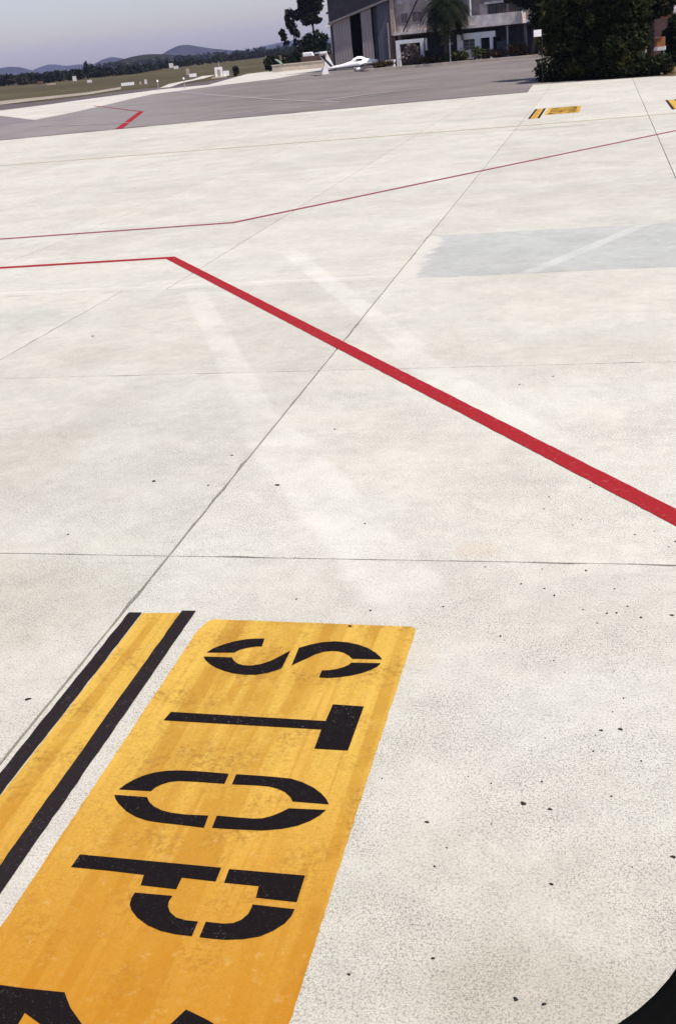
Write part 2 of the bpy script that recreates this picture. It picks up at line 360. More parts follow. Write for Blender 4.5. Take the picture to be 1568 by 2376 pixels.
def tree(name, loc, label, trunk, blobs, count, size, mat, bark='bark', cat='tree', group=None, limbs=True, **kw):
    """trunk: (radius, height); blobs relative to loc"""
    e = tag(empty(name, loc), label, cat, group)
    tr, th = trunk
    if tr:
        mb = MB(); mb.tube([(0, 0, -0.1), (0.05*th, 0, th*0.3), (0.02*th, 0.02*th, th*0.65), (0.03*th, 0, th)], [tr, tr*0.8, tr*0.6, tr*0.3])
        if limbs:
            for b in blobs:
                z = max(th*0.35, b[2]-b[5]*0.9); z = min(z, th*0.9)
                mb.tube([(0.03*th, 0, z), ((b[0]+0.03*th)/2, b[1]/2, (z+b[2])/2+0.1), (b[0], b[1], b[2])], [tr*0.4, tr*0.28, tr*0.12], 6)
        mb.build('trunk', bark, e, True)
    sub = []
    for b in blobs:
        sub.append((b[0], b[1], b[2], b[3]*0.78, b[4]*0.78, b[5]*0.78))
        for _ in range(9):
            d = Vector((random.gauss(0, 1), random.gauss(0, 1), random.gauss(0, 1))).normalized()*random.uniform(0.6, 0.95); k = random.uniform(0.22, 0.48)
            sub.append((b[0]+d.x*b[3], b[1]+d.y*b[4], b[2]+d.z*b[5], b[3]*k, b[4]*k, b[5]*k*0.9))
    leafmesh('crown', leaves(sub, count, size, **kw), mat, e)
    return e

LETTERS = {'S': [[(-2.459, 5.618), (-2.433, 5.669), (-2.385, 5.72), (-2.323, 5.765), (-2.256, 5.796), (-2.195, 5.81), (-2.128, 5.815), (-2.117, 5.721), (-2.165, 5.712), (-2.213, 5.692), (-2.249, 5.67), (-2.268, 5.645), (-2.275, 5.631)], [(-2.461, 5.567), (-2.441, 5.535), (-2.399, 5.491), (-2.342, 5.448), (-2.273, 5.413), (-2.202, 5.389), (-2.127, 5.38), (-2.057, 5.385), (-1.992, 5.411), (-1.95, 5.441), (-1.917, 5.471), (-1.917, 5.68), (-1.966, 5.609), (-2.011, 5.548), (-2.062, 5.507), (-2.118, 5.484), (-2.17, 5.484), (-2.218, 5.504), (-2.246, 5.531), (-2.274, 5.571)], [(-1.863, 5.507), (-1.871, 5.717), (-1.806, 5.761), (-1.74, 5.795), (-1.66, 5.812), (-1.575, 5.806), (-1.497, 5.782), (-1.427, 5.744), (-1.366, 5.691), (-1.333, 5.65), (-1.314, 5.619), (-1.5, 5.613), (-1.531, 5.65), (-1.568, 5.68), (-1.613, 5.696), (-1.654, 5.695), (-1.703, 5.682), (-1.746, 5.648), (-1.786, 5.597), (-1.826, 5.553)], [(-1.658, 5.388), (-1.659, 5.464), (-1.612, 5.471), (-1.566, 5.489), (-1.531, 5.514), (-1.507, 5.54), (-1.497, 5.566), (-1.313, 5.573), (-1.326, 5.535), (-1.358, 5.496), (-1.409, 5.453), (-1.471, 5.421), (-1.536, 5.398), (-1.602, 5.384)]], 'T': [[(-2.461, 4.863), (-2.449, 4.948), (-1.512, 4.94), (-1.508, 5.108), (-1.323, 5.102), (-1.326, 4.682), (-1.513, 4.681), (-1.517, 4.859)]], 'O': [[(-2.468, 4.228), (-2.45, 4.269), (-2.422, 4.31), (-2.383, 4.351), (-2.332, 4.384), (-2.268, 4.407), (-2.198, 4.417), (-2.108, 4.421), (-1.917, 4.417), (-1.914, 4.334), (-2.077, 4.334), (-2.166, 4.331), (-2.215, 4.318), (-2.251, 4.294), (-2.276, 4.265), (-2.288, 4.233)], [(-1.873, 4.334), (-1.877, 4.417), (-1.767, 4.418), (-1.661, 4.416), (-1.572, 4.411), (-1.506, 4.389), (-1.436, 4.351), (-1.383, 4.308), (-1.348, 4.267), (-1.327, 4.231), (-1.516, 4.233), (-1.537, 4.266), (-1.577, 4.303), (-1.626, 4.326), (-1.673, 4.337), (-1.726, 4.339)], [(-2.472, 4.182), (-2.289, 4.182), (-2.265, 4.148), (-2.225, 4.115), (-2.171, 4.089), (-2.114, 4.077), (-2.044, 4.072), (-1.915, 4.077), (-1.907, 3.987), (-2.023, 3.994), (-2.127, 3.998), (-2.217, 4.006), (-2.286, 4.027), (-2.354, 4.063), (-2.422, 4.118), (-2.455, 4.153)], [(-1.872, 4.082), (-1.774, 4.08), (-1.682, 4.08), (-1.634, 4.088), (-1.591, 4.111), (-1.551, 4.146), (-1.522, 4.177), (-1.331, 4.186), (-1.352, 4.143), (-1.39, 4.097), (-1.444, 4.055), (-1.517, 4.023), (-1.609, 4.001), (-1.706, 3.996), (-1.788, 3.992), (-1.867, 3.992)]], 'P': [[(-2.457, 3.728), (-1.729, 3.723), (-1.726, 3.633), (-1.895, 3.638), (-1.894, 3.562), (-2.072, 3.566), (-2.083, 3.633), (-2.265, 3.639), (-2.462, 3.64)], [(-1.689, 3.719), (-1.32, 3.721), (-1.316, 3.553), (-1.508, 3.557), (-1.516, 3.629), (-1.684, 3.63)], [(-2.081, 3.516), (-1.896, 3.518), (-1.901, 3.487), (-1.893, 3.452), (-1.87, 3.419), (-1.833, 3.393), (-1.781, 3.382), (-1.724, 3.382), (-1.722, 3.297), (-1.797, 3.298), (-1.872, 3.308), (-1.945, 3.333), (-2.008, 3.37), (-2.054, 3.411), (-2.076, 3.444), (-2.083, 3.48)], [(-1.689, 3.385), (-1.609, 3.385), (-1.565, 3.393), (-1.534, 3.417), (-1.514, 3.454), (-1.51, 3.491), (-1.511, 3.513), (-1.314, 3.509), (-1.317, 3.47), (-1.335, 3.423), (-1.375, 3.374), (-1.424, 3.335), (-1.493, 3.31), (-1.565, 3.297), (-1.625, 3.295), (-1.687, 3.296)]], 'X': [[(-2.492, 2.928), (-2.438, 2.928), (-2.329, 2.924), (-2.151, 2.93), (-2.129, 2.904), (-2.09, 2.859), (-2.023, 2.804), (-1.886, 2.695), (-2.383, 2.622)], [(-1.611, 2.92), (-1.642, 2.856), (-1.716, 2.72), (-1.296, 2.782), (-1.505, 2.879)]]}
SPOTS = [(-1.51, 6.24, 0.015), (-1.03, 6.32, 0.013), (-0.62, 5.96, 0.013), (-0.28, 5.69, 0.008), (0.07, 5.6, 0.006), (0.12, 5.32, 0.009), (0.0, 5.0, 0.015), (0.1, 5.02, 0.019), (-0.04, 4.81, 0.01), (0.2, 4.75, 0.009), (-1.1, 4.47, 0.007), (-0.54, 4.49, 0.008), (-0.29, 4.53, 0.009), (0.05, 4.45, 0.009), (-0.37, 4.35, 0.024), (-0.24, 4.32, 0.016), (-0.82, 4.16, 0.016), (-0.51, 4.18, 0.005), (-0.7, 3.99, 0.007), (-0.74, 3.86, 0.01), (0.32, 4.05, 0.018), (0.14, 3.96, 0.005), (-0.21, 3.81, 0.014), (-0.67, 3.32, 0.012), (-1.0, 3.19, 0.011), (-0.32, 3.16, 0.017), (-0.21, 3.15, 0.014), (0.24, 6.25, 0.016), (0.43, 6.29, 0.019), (0.16, 6.39, 0.011), (0.09, 6.3, 0.014), (0.03, 6.29, 0.013), (-0.03, 6.16, 0.008), (-0.12, 6.33, 0.009), (-0.31, 6.52, 0.01), (-0.38, 6.61, 0.009), (-0.54, 6.67, 0.012), (-0.29, 4.9, 0.005), (-0.66, 4.53, 0.005), (-0.65, 4.08, 0.004), (-0.52, 5.3, 0.005), (-0.21, 5.56, 0.005), (-0.58, 5.75, 0.005), (0.06, 5.18, 0.006), (-0.03, 4.95, 0.005), (-0.42, 8.19, 0.011), (-0.45, 7.95, 0.011), (-0.1, 8.39, 0.01), (0.23, 7.49, 0.011), (0.37, 7.55, 0.008), (0.46, 7.29, 0.009), (0.51, 7.38, 0.013), (-0.81, 6.92, 0.01), (-0.11, 6.89, 0.015), (-0.54, 6.67, 0.009), (-0.38, 6.61, 0.01), (-0.31, 6.51, 0.01), (0.08, 6.63, 0.009), (-0.41, 6.9, 0.008), (-0.22, 7.65, 0.009), (-0.16, 7.76, 0.008), (-0.12, 6.33, 0.007), (-3.41, 5.01, 0.028), (-7.09, 13.99, 0.036), (-3.98, 8.53, 0.034), (-2.78, 8.44, 0.036), (-3.44, 9.18, 0.022), (-2.59, 9.89, 0.018), (-0.53, 11.52, 0.018), (-0.87, 11.24, 0.014), (-4.28, 7.37, 0.015), (-2.06, 6.37, 0.012), (-3.42, 8.43, 0.016), (-1.83, 7.64, 0.014), (-1.6, 6.01, 0.017)]
HAZE_DENSITY = 7.0e-5

# ================================================================== SETTING
# grass plain that reaches the horizon
ground = tag(mesh('ground', [(-9000, -9000, -0.2), (9000, -9000, -0.2), (9000, 9000, -0.2), (-9000, 9000, -0.2)], [(0, 1, 2, 3)], 'grass'), kind='structure')

# apron: joint bed with one slab object for each concrete bay
apron = tag(sheet('apron', [(-52, -8), (17, -8), (17, 79), (-52, 79)], -0.055, 'joint'), kind='structure')
LANES_FAR = [-51.0, -46.1, -41.2, -36.3, -31.4, -26.5, -21.6, -16.8, -11.9, -7.13, -3.255, 1.575, 6.45, 11.3, 16.2]
LANES_NEAR = [-51.0, -46.1, -41.2, -36.3, -31.4, -26.5, -22.4, -17.6, -12.8, -7.945, -3.255, 1.575, 6.45, 11.3, 16.2]
ROWS = [-7.9, -2.95, 2.02, 7.01, 11.97, 17.0, 20.85, 24.4, 29.3, 34.2, 39.2, 44.2, 49.2, 54.1, 59.0, 64.0, 69.0, 74.0, 78.9]
def slab(x0, x1, y0, y1, mat='concrete', gx=0.012, gy=0.006):
    near = y0 < 22 and x0 > -14
    n = 26 if near else 1
    out = []
    for (ax, ay), (bx, by), nx, ny in (((x0+gx, y0+gy), (x1-gx, y0+gy), 0, 1), ((x1-gx, y0+gy), (x1-gx, y1-gy), -1, 0), ((x1-gx, y1-gy), (x0+gx, y1-gy), 0, -1), ((x0+gx, y1-gy), (x0+gx, y0+gy), 1, 0)):
        for k in range(n):
            t = k/n; ch = 0.0
            if near and k: ch = random.uniform(-0.002, 0.004)+(random.uniform(0.006, 0.02) if random.random() < 0.10 else 0)
            if near and k: t += random.uniform(-0.3, 0.3)/n
            out.append((ax+(bx-ax)*t+nx*ch, ay+(by-ay)*t+ny*ch))
    m_ = len(out); cx, cy = (x0+x1)/2, (y0+y1)/2
    vs = [(x, y, -0.07) for x, y in out]+[(x, y, -0.003) for x, y in out]+[(x+(0.003 if x < cx else -0.003), y+(0.003 if y < cy else -0.003), 0) for x, y in out]
    fs = [tuple(range(2*m_, 3*m_))]
    for r_ in (0, m_): fs += [(r_+q, r_+(q+1) % m_, r_+m_+(q+1) % m_, r_+m_+q) for q in range(m_)]
    return mesh('concrete_slab', vs, fs, mat, apron)
for j in range(len(ROWS)-1):
    y0, y1 = ROWS[j], ROWS[j+1]
    lanes = LANES_NEAR if y1 <= 17.0 else LANES_FAR
    for i in range(len(lanes)-1):
        x0, x1 = lanes[i], lanes[i+1]
        if x1 < -8-0.62*max(y1, 0) or x0 > 7+0.12*max(y1, 0): continue
        patch = (y0 == 17.0 and x0 in (-3.255, 1.575))
        gy = 0.004 if y0 > 24 else 0.006
        slab(x0, x1, y0, y1, 'concrete_patch' if patch else 'concrete', 0.0085, gy)

# tar drops on the slabs, each its own flattened irregular blob
for i, (x, y, d) in enumerate(SPOTS):
    n = 9; r0 = d*0.58; vs = [(x, y, 0.0055)]; ph = random.random()*6
    for ring, (k, z) in enumerate(((0.6, 0.005), (1.0, 0.0012))):
        for q in range(n):
            t = 2*math.pi*q/n; rr = r0*k*(1+0.22*math.sin(2*t+ph)+0.12*math.sin(3*t+2*ph)+random.uniform(-.08, .08))
            vs.append((x+rr*math.cos(t)*1.15, y+rr*math.sin(t)*1.0, z))
    fs = [(0, 1+q, 1+(q+1) % n) for q in range(n)]+[(1+q, 1+n+q, 1+n+(q+1) % n, 1+(q+1) % n) for q in range(n)]
    dz = 0.0085 if (abs(x+1.6) < .01 and abs(y-6.01) < .01) else 0
    if dz: vs = [(a, b, c_+dz) for a, b, c_ in vs]
    mesh('tar_spot', vs, fs, 'tar', apron)

# asphalt, old taxi lane, runway and verges
def struct(name, poly, z, mat): return tag(sheet(name, poly, z, mat), kind='structure')
struct('asphalt_apron', [(-120, 50), (-60, 60.2), (-36, 63.4), (-22.8, 65.9), (-4.35, 67.7), (-4.5, 75.4), (22, 66), (45, 60), (45, 125), (-8.7, 138.4), (-22.9, 142.7), (-28.5, 150), (-27, 165), (-40, 170), (-50, 152), (-70, 120), (-120, 90)], 0.004, 'asphalt')
struct('taxi_lane', [(-120, 195), (-68, 119.6), (-67.8, 121.1), (-65.0, 128.4), (-63.5, 137.7), (-60, 151), (-53, 152), (-64, 206), (-60.9, 214), (-63, 236), (-52, 226), (-39, 190), (-38.5, 170), (-42.9, 164.5), (-43.2, 151.4), (-47.8, 144.7), (-50, 139), (-53, 131), (-51.5, 121.8), (-48.3, 105.3), (-46.9, 96.1), (-46.1, 87.8), (-59.1, 105.3), (-70, 121), (-125, 185)][1:-1], 0.008, 'pale_concrete')
struct('asphalt_wedge', [(-85, 128), (-64.2, 111.9), (-58.5, 104.3), (-45.8, 87.1), (-46.3, 82.2), (-60, 90), (-90, 100)], 0.012, 'asphalt_mid')
struct('runway', [(-140, 190), (-99, 168), (-81.6, 150), (-76, 150.5), (-73.4, 158), (-73.5, 170), (-66, 172), (-64, 182), (-64, 206), (-53, 151), (-60, 151), (-63.5, 137.7), (-65, 128.4), (-67.8, 121.1), (-90, 126), (-140, 145)], -0.15, 'asphalt_dark')
struct('runway_shoulder', [(-150, 205), (-99.3, 178), (-85.4, 182.8), (-87.5, 202.2), (-78.8, 181.8), (-77.5, 165.9), (-86, 154), (-150, 182)], -0.13, 'shoulder')
struct('path', [(-65.2, 164.7), (-72.5, 188), (-76.5, 211), (-84, 238), (-80.5, 237), (-73.2, 208), (-70, 188), (-63.2, 164)], -0.11, 'pale_concrete')

# hills: ridges with real depth, heights read as elevation seen over the plain
def hill(prof, dist, depth, mat, rough):
    az = np.array([p[0] for p in prof]); el = np.array([p[1] for p in prof])
    A = np.linspace(az[0], az[-1], 90)
    # smooth interpolation of the skyline
    E_ = np.interp(A, az, el); kern = np.array([1, 2, 3, 2, 1.])/9; E_ = np.convolve(np.pad(E_, 2, 'edge'), kern, 'valid')
    hz = 3.5+np.tan(np.radians(E_))*dist; hz = np.maximum(hz, 1)
    ed = np.clip(np.minimum(np.arange(90), 89-np.arange(90))/7, 0, 1); hz = hz*(ed*ed*(3-2*ed))
    vs = []; fs = []; K = 17
    for i in range(90):
        a = math.radians(A[i])
        for k in range(K):
            t = k/(K-1)*2-1
            pr = max(0, math.cos(t*math.pi/2))**1.3
            d = dist+depth*t+depth*0.1*math.sin(A[i]*2.3+k)
            z = hz[i]*pr*(1+rough*0.25*math.sin(i*0.9+k*1.7)*(1-pr))-4*(1-pr)
            vs.append((d*math.sin(a), d*math.cos(a), z))
    for i in range(89):
        for k in range(K-1): fs.append((i*K+k, (i+1)*K+k, (i+1)*K+k+1, i*K+k+1))
    o = mesh('hill', vs, fs, mat, None, True); return tag(o, kind='structure')
hill([(-33, 0.1), (-30.42, 0.26), (-29.48, 0.37), (-28.86, 0.40), (-28.45, 0.43), (-27.94, 0.37), (-27.46, 0.2), (-27.07, 0.05), (-26.29, -0.02)], 6300, 700, 'hill', 1)
hill([(-28.2, 0.0), (-27.69, 0.08), (-27.09, 0.27), (-26.6, 0.37), (-26.19, 0.31), (-25.79, 0.22), (-25.26, 0.24), (-24.42, 0.18), (-23.48, 0.11), (-22.8, 0)], 7600, 600, 'hill', 1)
hill([(-25.4, 0.0), (-24.76, 0.1), (-24.42, 0.22), (-24.08, 0.35), (-23.64, 0.42), (-23.23, 0.34), (-22.82, 0.2), (-22.1, 0.06), (-21.38, 0)], 5600, 450, 'hill', 1)
hill([(-22.6, 0.0), (-22.0, 0.10), (-21.31, 0.30), (-20.85, 0.49), (-20.4, 0.63), (-19.97, 0.64), (-19.55, 0.54), (-18.82, 0.36), (-17.76, 0.17), (-16.69, 0.08), (-15.08, 0)], 5000, 550, 'hill', 1)
hill([(-19.5, 0.0), (-18.32, 0.04), (-17.22, 0.12), (-16.67, 0.21), (-16.12, 0.27), (-15.45, 0.35), (-14.69, 0.38), (-13.39, 0.36), (-11.77, 0.25), (-8.5, 0.1), (-4.3, 0.1), (3, 0.05), (15, 0)], 7000, 700, 'hill', 1)
hill([(-26, 0.0), (-25, 0.03), (-24.25, 0.08), (-23.14, 0.26), (-22.59, 0.36), (-21.95, 0.40), (-21.31, 0.34), (-20.47, 0.2), (-19.41, 0.1), (-18.3, 0.02), (-17, 0.02), (-14, 0.0)], 1500, 220, 'wooded', 1.5)

# far woodland along the edge of the field: one mass of trees
def woodland():
    line = [(-36, 560, 1.0), (-31, 560, 1.0), (-29, 556, 1.0), (-27, 470, 0.9), (-24.8, 490, 0.9), (-22.7, 490, 0.7), (-21.8, 560, 0.6), (-20.5, 640, 0.55), (-18.4, 690, 0.55), (-16.7, 780, 0.6), (-14, 820, 0.8), (-10, 800, 1.1), (-4, 700, 1.1), (4, 600, 1.1), (14, 560, 1.0)]
    bl = []
    for i in range(len(line)-1):
        (a0, d0, k0), (a1, d1, k1) = line[i], line[i+1]
        m = int(14+abs(a1-a0)*9)
        for q in range(m):
            t = random.random(); a = math.radians(a0+(a1-a0)*t); d = (d0+(d1-d0)*t)*(1+random.random()**2*0.25)
            hgt = d*0.0085*(k0+(k1-k0)*t)*random.uniform(0.6, 1.12)
            rx = random.uniform(2.0, 4.2)
            bl.append((d*math.sin(a), d*math.cos(a), hgt*0.48, rx, rx, hgt*0.52))
    return leaves(bl, 42000, 0.9, shell=0.6, freq=0.3)
tag(leafmesh('far_woodland', woodland(), 'leaf_pine'), 'dark band of far trees along the far edge of the airfield', 'woodland', kind='stuff')
def treeline(a0, a1, d0, d1, n):
    bl = []
    for q in range(n):
        t = random.random(); a = math.radians(a0+(a1-a0)*t); d = (d0+(d1-d0)*t)*(1+random.random()*0.15); hgt = d*0.006*random.uniform(0.7, 1.2)
        bl.append((d*math.sin(a), d*math.cos(a), hgt*0.45, 4, 4, hgt*0.55))
    return leaves(bl, n*70, 1.3, shell=0.6, freq=0.3)
tag(leafmesh('far_treeline', treeline(-25, -13.5, 1250, 1300, 130), 'leaf_pine'), 'thin dark far treeline below the wooded rise and blue mountains', 'woodland', kind='stuff')

# ================================================================== PAINTED MARKINGS
ZL = {'S': 'letter', 'T': 'letter', 'O': 'letter', 'P': 'letter', '2': 'numeral'}
LETTERS['2'] = [[(-2.47, 2.928), (-2.329, 2.926), (-2.151, 2.93), (-2.129, 2.904), (-2.09, 2.859), (-2.023, 2.804), (-1.90, 2.70), (-1.85, 2.62), (-1.97, 2.60), (-2.12, 2.74), (-2.27, 2.81), (-2.27, 2.50), (-2.47, 2.50)],
                [(-1.611, 2.92), (-1.505, 2.882), (-1.40, 2.835), (-1.34, 2.79), (-1.314, 2.74), (-1.50, 2.74), (-1.53, 2.78), (-1.58, 2.815), (-1.665, 2.81), (-1.642, 2.856)],
                [(-1.314, 2.69), (-1.33, 2.62), (-1.40, 2.545), (-1.52, 2.505), (-1.65, 2.50), (-1.75, 2.53), (-1.83, 2.58), (-1.75, 2.66), (-1.68, 2.60), (-1.60, 2.585), (-1.53, 2.62), (-1.50, 2.69)]]
def ragged(poly, step=0.05, amp=0.004):
    out = []
    for q in range(len(poly)):
        A, B = Vector(poly[q]), Vector(poly[(q+1) % len(poly)]); L = (B-A).length; n_ = max(1, int(L/step)); d = (B-A)/max(L, 1e-6)
        for k in range(n_):
            p = A+(B-A)*(k/n_)
            if k: p = p+Vector((-d.y, d.x))*random.uniform(-amp, amp)
            out.append((p.x, p.y))
    return out
def stop_marking():
    e = empty('stop_marking', (-1.9, 4.1, 0))
    def sh(name, poly, z, mat): 
        return sheet(name, [(x+1.9, y-4.1) for x, y in poly], z, mat, e)
    box = [(-2.614, 2.2), (-1.18, 2.2), (-1.174, 4.6), (-1.162, 5.975), (-1.166, 6.005), (-1.18, 6.025), (-1.20, 6.036), (-1.9, 6.045), (-2.55, 6.052), (-2.585, 6.03), (-2.605, 5.96), (-2.622, 5.86)]
    sh('yellow_panel', ragged(box, 0.04, 0.0025), 0.0042, 'yellow')
    sh('yellow_stripe', [(-3.10, 0.75), (-2.825, 0.75), (-2.825, 6.125), (-3.10, 6.105)], 0.004, 'yellow')
    for x0, x1, y1 in ((-3.202, -3.105, 6.108), (-2.825, -2.724, 6.155)):
        s_ = sh('dark_stripe', ragged([(x0, 0.75), (x1, 0.75), (x1, y1), (x0, y1-0.005)], 0.07, 0.003), 0.0082, 'stripe_black')
    for k in ('S', 'T', 'O', 'P', '2'):
        mb = MB()
        for poly in LETTERS[k]:
            poly = [(x+1.9, y-4.1) for x, y in poly]
            a = sum(poly[i][0]*poly[(i+1) % len(poly)][1]-poly[(i+1) % len(poly)][0]*poly[i][1] for i in range(len(poly)))
            if a < 0: poly = poly[::-1]
            mb.add([(x, y, 0.0086) for x, y in poly], [tuple(range(len(poly)))])
        mb.build('stencil_'+ZL[k], 'black', e)
    return e
def copy_tree(o, parent=None):
    c_ = o.copy(); COL.objects.link(c_); c_.parent = parent
    for ch in o.children: copy_tree(ch, c_)
    return c_
sm = stop_marking()
tag(sm, 'big yellow STOP panel with black stencil letters and black edged stripe in the foreground', 'ground marking', 'stop markings on the apron')
s2 = copy_tree(sm); s2.location = (-1.9+0.12, 4.1+46.8, 0)
tag(s2, 'small distant yellow stop marking with two dark bars left of the far slab joint', 'ground marking')
s3 = copy_tree(sm); s3.location = (-1.9+5.72, 4.1+45.9, 0)
tag(s3, 'distant yellow stop marking cut by the right picture edge', 'ground marking')

def fine_pts(pts, step):
    out = []
    for q in range(len(pts)-1):
        A, B = Vector(pts[q]), Vector(pts[q+1]); n_ = max(1, int((B-A).length/step))
        out += [tuple(A+(B-A)*(k/n_)) for k in range(n_)]
    return out+[pts[-1]]
def roughen(o, amp):
    for v_ in o.data.vertices: v_.co.x += random.uniform(-amp, amp); v_.co.y += random.uniform(-amp, amp)
    return o
tag(roughen(ribbon('red_line', fine_pts([(-22, 19.2), (-11.78, 19.82), (-8.18, 19.96), (0.54, 7.80), (4.3, 2.55)], 0.09), 0.2, 0.0045, 'red'), 0.0035),
    'thick bright red painted line bending and running diagonally down to the right edge', 'painted line')
tag(ribbon('red_line', [(-30, 22.6), (-13.9, 23.62), (-8.21, 24.02), (-3.33, 30.65), (2.2, 38.06), (9, 47.2)], 0.17, 0.0045, 'red_old'),
    'thin dull red painted line crossing the middle apron and rising to the right', 'painted line')
tag(ribbon('red_line', [(-35.9, 86.2), (-28.55, 64.6)], 0.46, 0.0165, 'red'),
    'short bright red bar painted on the far asphalt at left', 'painted line')
tag(ribbon('red_line', [(-36.2, 86.6), (-45.8, 101.8), (-50.5, 109)], 0.25, 0.0165, 'red_old'),
    'faint dark red line leading from the short red bar to the pale taxi lane', 'painted line')
tag(ribbon('yellow_line', [(-40, 44.5), (-25.4, 44.55), (-12, 44.65), (-2.6, 44.5), (2.6, 44.75), (12, 44.9)], 0.2, 0.0085, 'yellow_old'),
    'faded thin yellow line running across the whole apron', 'painted line')
for pts, wd, lab in (([(-50, 132), (-36.3, 106.8), (-25, 86.9), (-17, 74)], 0.35, 'long thin worn white line running across the dark asphalt'),
                     ([(-19.2, 78.4), (-17.0, 81.2), (-14.9, 82.6)], 0.8, 'short broad worn white smear on the asphalt in front of the building'),
                     ([(-18.4, 76.5), (-15.5, 79.2)], 0.4, 'short narrow worn white smear nearest the apron edge'),
                     ([(-25.6, 68.6), (-24.6, 70.2)], 0.5, 'leftmost of three worn white dashes on the asphalt edge'),
                     ([(-23.9, 69.9), (-22.2, 72.2)], 0.5, 'middle of three worn white dashes on the asphalt edge'),
                     ([(-20.8, 70.0), (-18.9, 71.4)], 0.45, 'rightmost of three worn white dashes on the asphalt edge'),
                     ([(-39.5, 76.3), (-34.5, 72.8), (-29.9, 70.6)], 0.35, 'worn white dashes beside the short red bar at left')):
    tag(ribbon('worn_line', pts, wd, 0.0205, 'white_old'), lab, 'painted line')

tag(roughen(ribbon('edge_joint', fine_pts([(-60, 60.0), (-36, 63.2), (-22.8, 65.7), (-4.35, 67.5)], 0.6), 0.28, 0.0245, 'asphalt_dark'), 0.06), 'dark joint line where the asphalt meets the pale concrete apron', 'joint')
# ================================================================== KERB AND PLANTING STRIP
kd = Vector((0.9566, -0.2913)); kn = Vector((0.2913, 0.9566))
K1 = Vector((-22.88, 142.66))
def kp(u, d): p = K1+kd*u+kn*d; return (p.x, p.y)
tag(MB().prism([kp(-6.2, 0), kp(26, 0), kp(26, 0.5), kp(-6.2, 0.5)], -0.1, 0.32).build('kerb', 'kerb'), kind='structure')
tag(MB().prism([kp(-6.2, 0.5), kp(26, 0.5), kp(26, 12), kp(-6.2, 12)], -0.1, 0.24).build('planting_bed', 'soil'), kind='structure')
def shrub(u, d, rx, rz, n, mat, label, size=0.2):
    x, y = kp(u, d)
    bl = [(random.uniform(-.4, .4)*rx, random.uniform(-.3, .3)*rx, rz*(0.45+0.2*random.random()), rx*random.uniform(.55, .8), rx*0.6, rz*random.uniform(.4, .55)) for _ in range(4)]
    tree('shrub', (x, y, 0.22), label, (0.05, rz*0.6), bl, n, size, mat, cat='shrub', group='shrubs along the kerb')
shrub(-1.9, 2.6, 1.35, 2.3, 900, 'leaf_grey', 'pinkish grey shrub growing inside the white portal frame', 0.22)
shrub(-0.35, 2.3, 0.55, 1.3, 300, 'leaf_grey', 'small pale shrub beside the right foot of the white portal')
shrub(-4.9, 1.6, 1.2, 0.8, 400, 'leaf_dry', 'low rusty shrub by the white bench and hangar corner')
shrub(-6.0, 1.9, 0.9, 0.7, 250, 'leaf_dry', 'lowest rusty tuft nearest the hangar doors')
shrub(1.4, 1.6, 1.5, 0.9, 500, 'leaf_dry', 'low olive brown shrub between portal frame and palm trunk')
shrub(3.2, 1.8, 1.3, 1.1, 450, 'leaf_green', 'low green shrub at the foot of the palm')
shrub(5.6, 1.7, 1.5, 1.25, 600, 'leaf_green', 'green shrub below the white framed window')
shrub(7.8, 1.7, 1.2, 1.35, 500, 'leaf_green', 'taller green shrub in front of the dark doorway')
shrub(10.2, 1.6, 1.5, 1.0, 500, 'leaf_dry', 'rusty brown shrub right of the dark doorway')
shrub(12.6, 1.6, 1.5, 1.5, 600, 'leaf_dry', 'big rusty shrub at the kerb end next to the tall hedge')

# ================================================================== TWO-STOREY BUILDING (local x along facade, y into the building)
bd = tag(empty('terminal_building', (-21.71, 146.49, 0.2), math.atan2(-0.2913, 0.9566)), 'pinkish two storey building with white balcony and dark ground floor behind the kerb', 'building')
def part(name, mat, *boxes, parent=bd):
    mb = MB()
    for b in boxes: mb.box(*b)
    return mb.build(name, mat, parent)
part('upper_wall', 'pink_wall', (-4.2, 5.75, 0, 0.4, 3.96, 9.2), (5.75, 14.5, 0.9, 1.3, 3.96, 9.2))
part('side_wall', 'pink_wall', (-4.2, -3.8, 0.4, 11, 0, 9.2)); part('side_wall', 'pink_wall', (14.1, 14.5, 1.3, 11, 0, 9.2))
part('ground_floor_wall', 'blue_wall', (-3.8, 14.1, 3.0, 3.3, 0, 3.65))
part('floor_slab', 'white_wall', (-4.35, 5.7, -0.55, 3.4, 3.66, 3.95))
part('pilaster', 'beige', (-4.75, -4.21, -0.3, 0.3, 3.7, 9.4))
part('ground_pier', 'brown', (-4.75, -4.25, -0.2, 0.6, 0, 3.64))
rf = part('roof', 'cladding_dark', (-4.9, 14.8, -0.6, 11.2, 9.21, 9.5))
part('balcony_floor', 'white_wall', (5.75, 12.75, -1.0, 0.88, 3.62, 3.94))
part('balcony_parapet', 'white_wall', (6.95, 12.7, -0.95, -0.75, 3.95, 4.95), (12.5, 12.7, -0.75, 0.88, 3.95, 4.95))
part('balcony_parapet', 'white_wall', (5.8, 6.93, -0.4, -0.2, 3.95, 5.0))
part('pier', 'pink_panel', (6.95, 7.95, 0.55, 0.89, 3.95, 6.2))
part('ledge', 'white_wall', (7.7, 10.4, 0.3, 0.89, 6.1, 6.35))
for u0, u1 in ((8.05, 9.1), (9.2, 10.25), (10.6, 12.2)):
    wn = part('window', 'black_steel', (u0, u1, 0.82, 0.898, 4.9, 6.05))
    part('pane', 'glass', (u0+.08, (u0+u1)/2-.03, 0.79, 0.818, 5.0, 5.97), ((u0+u1)/2+.03, u1-.08, 0.79, 0.818, 5.0, 5.97), parent=wn)
for i in range(9):
    part('railing_post', 'brown', (10.0+i*0.27, 10.05+i*0.27, -0.9, -0.82, 4.95, 5.32))
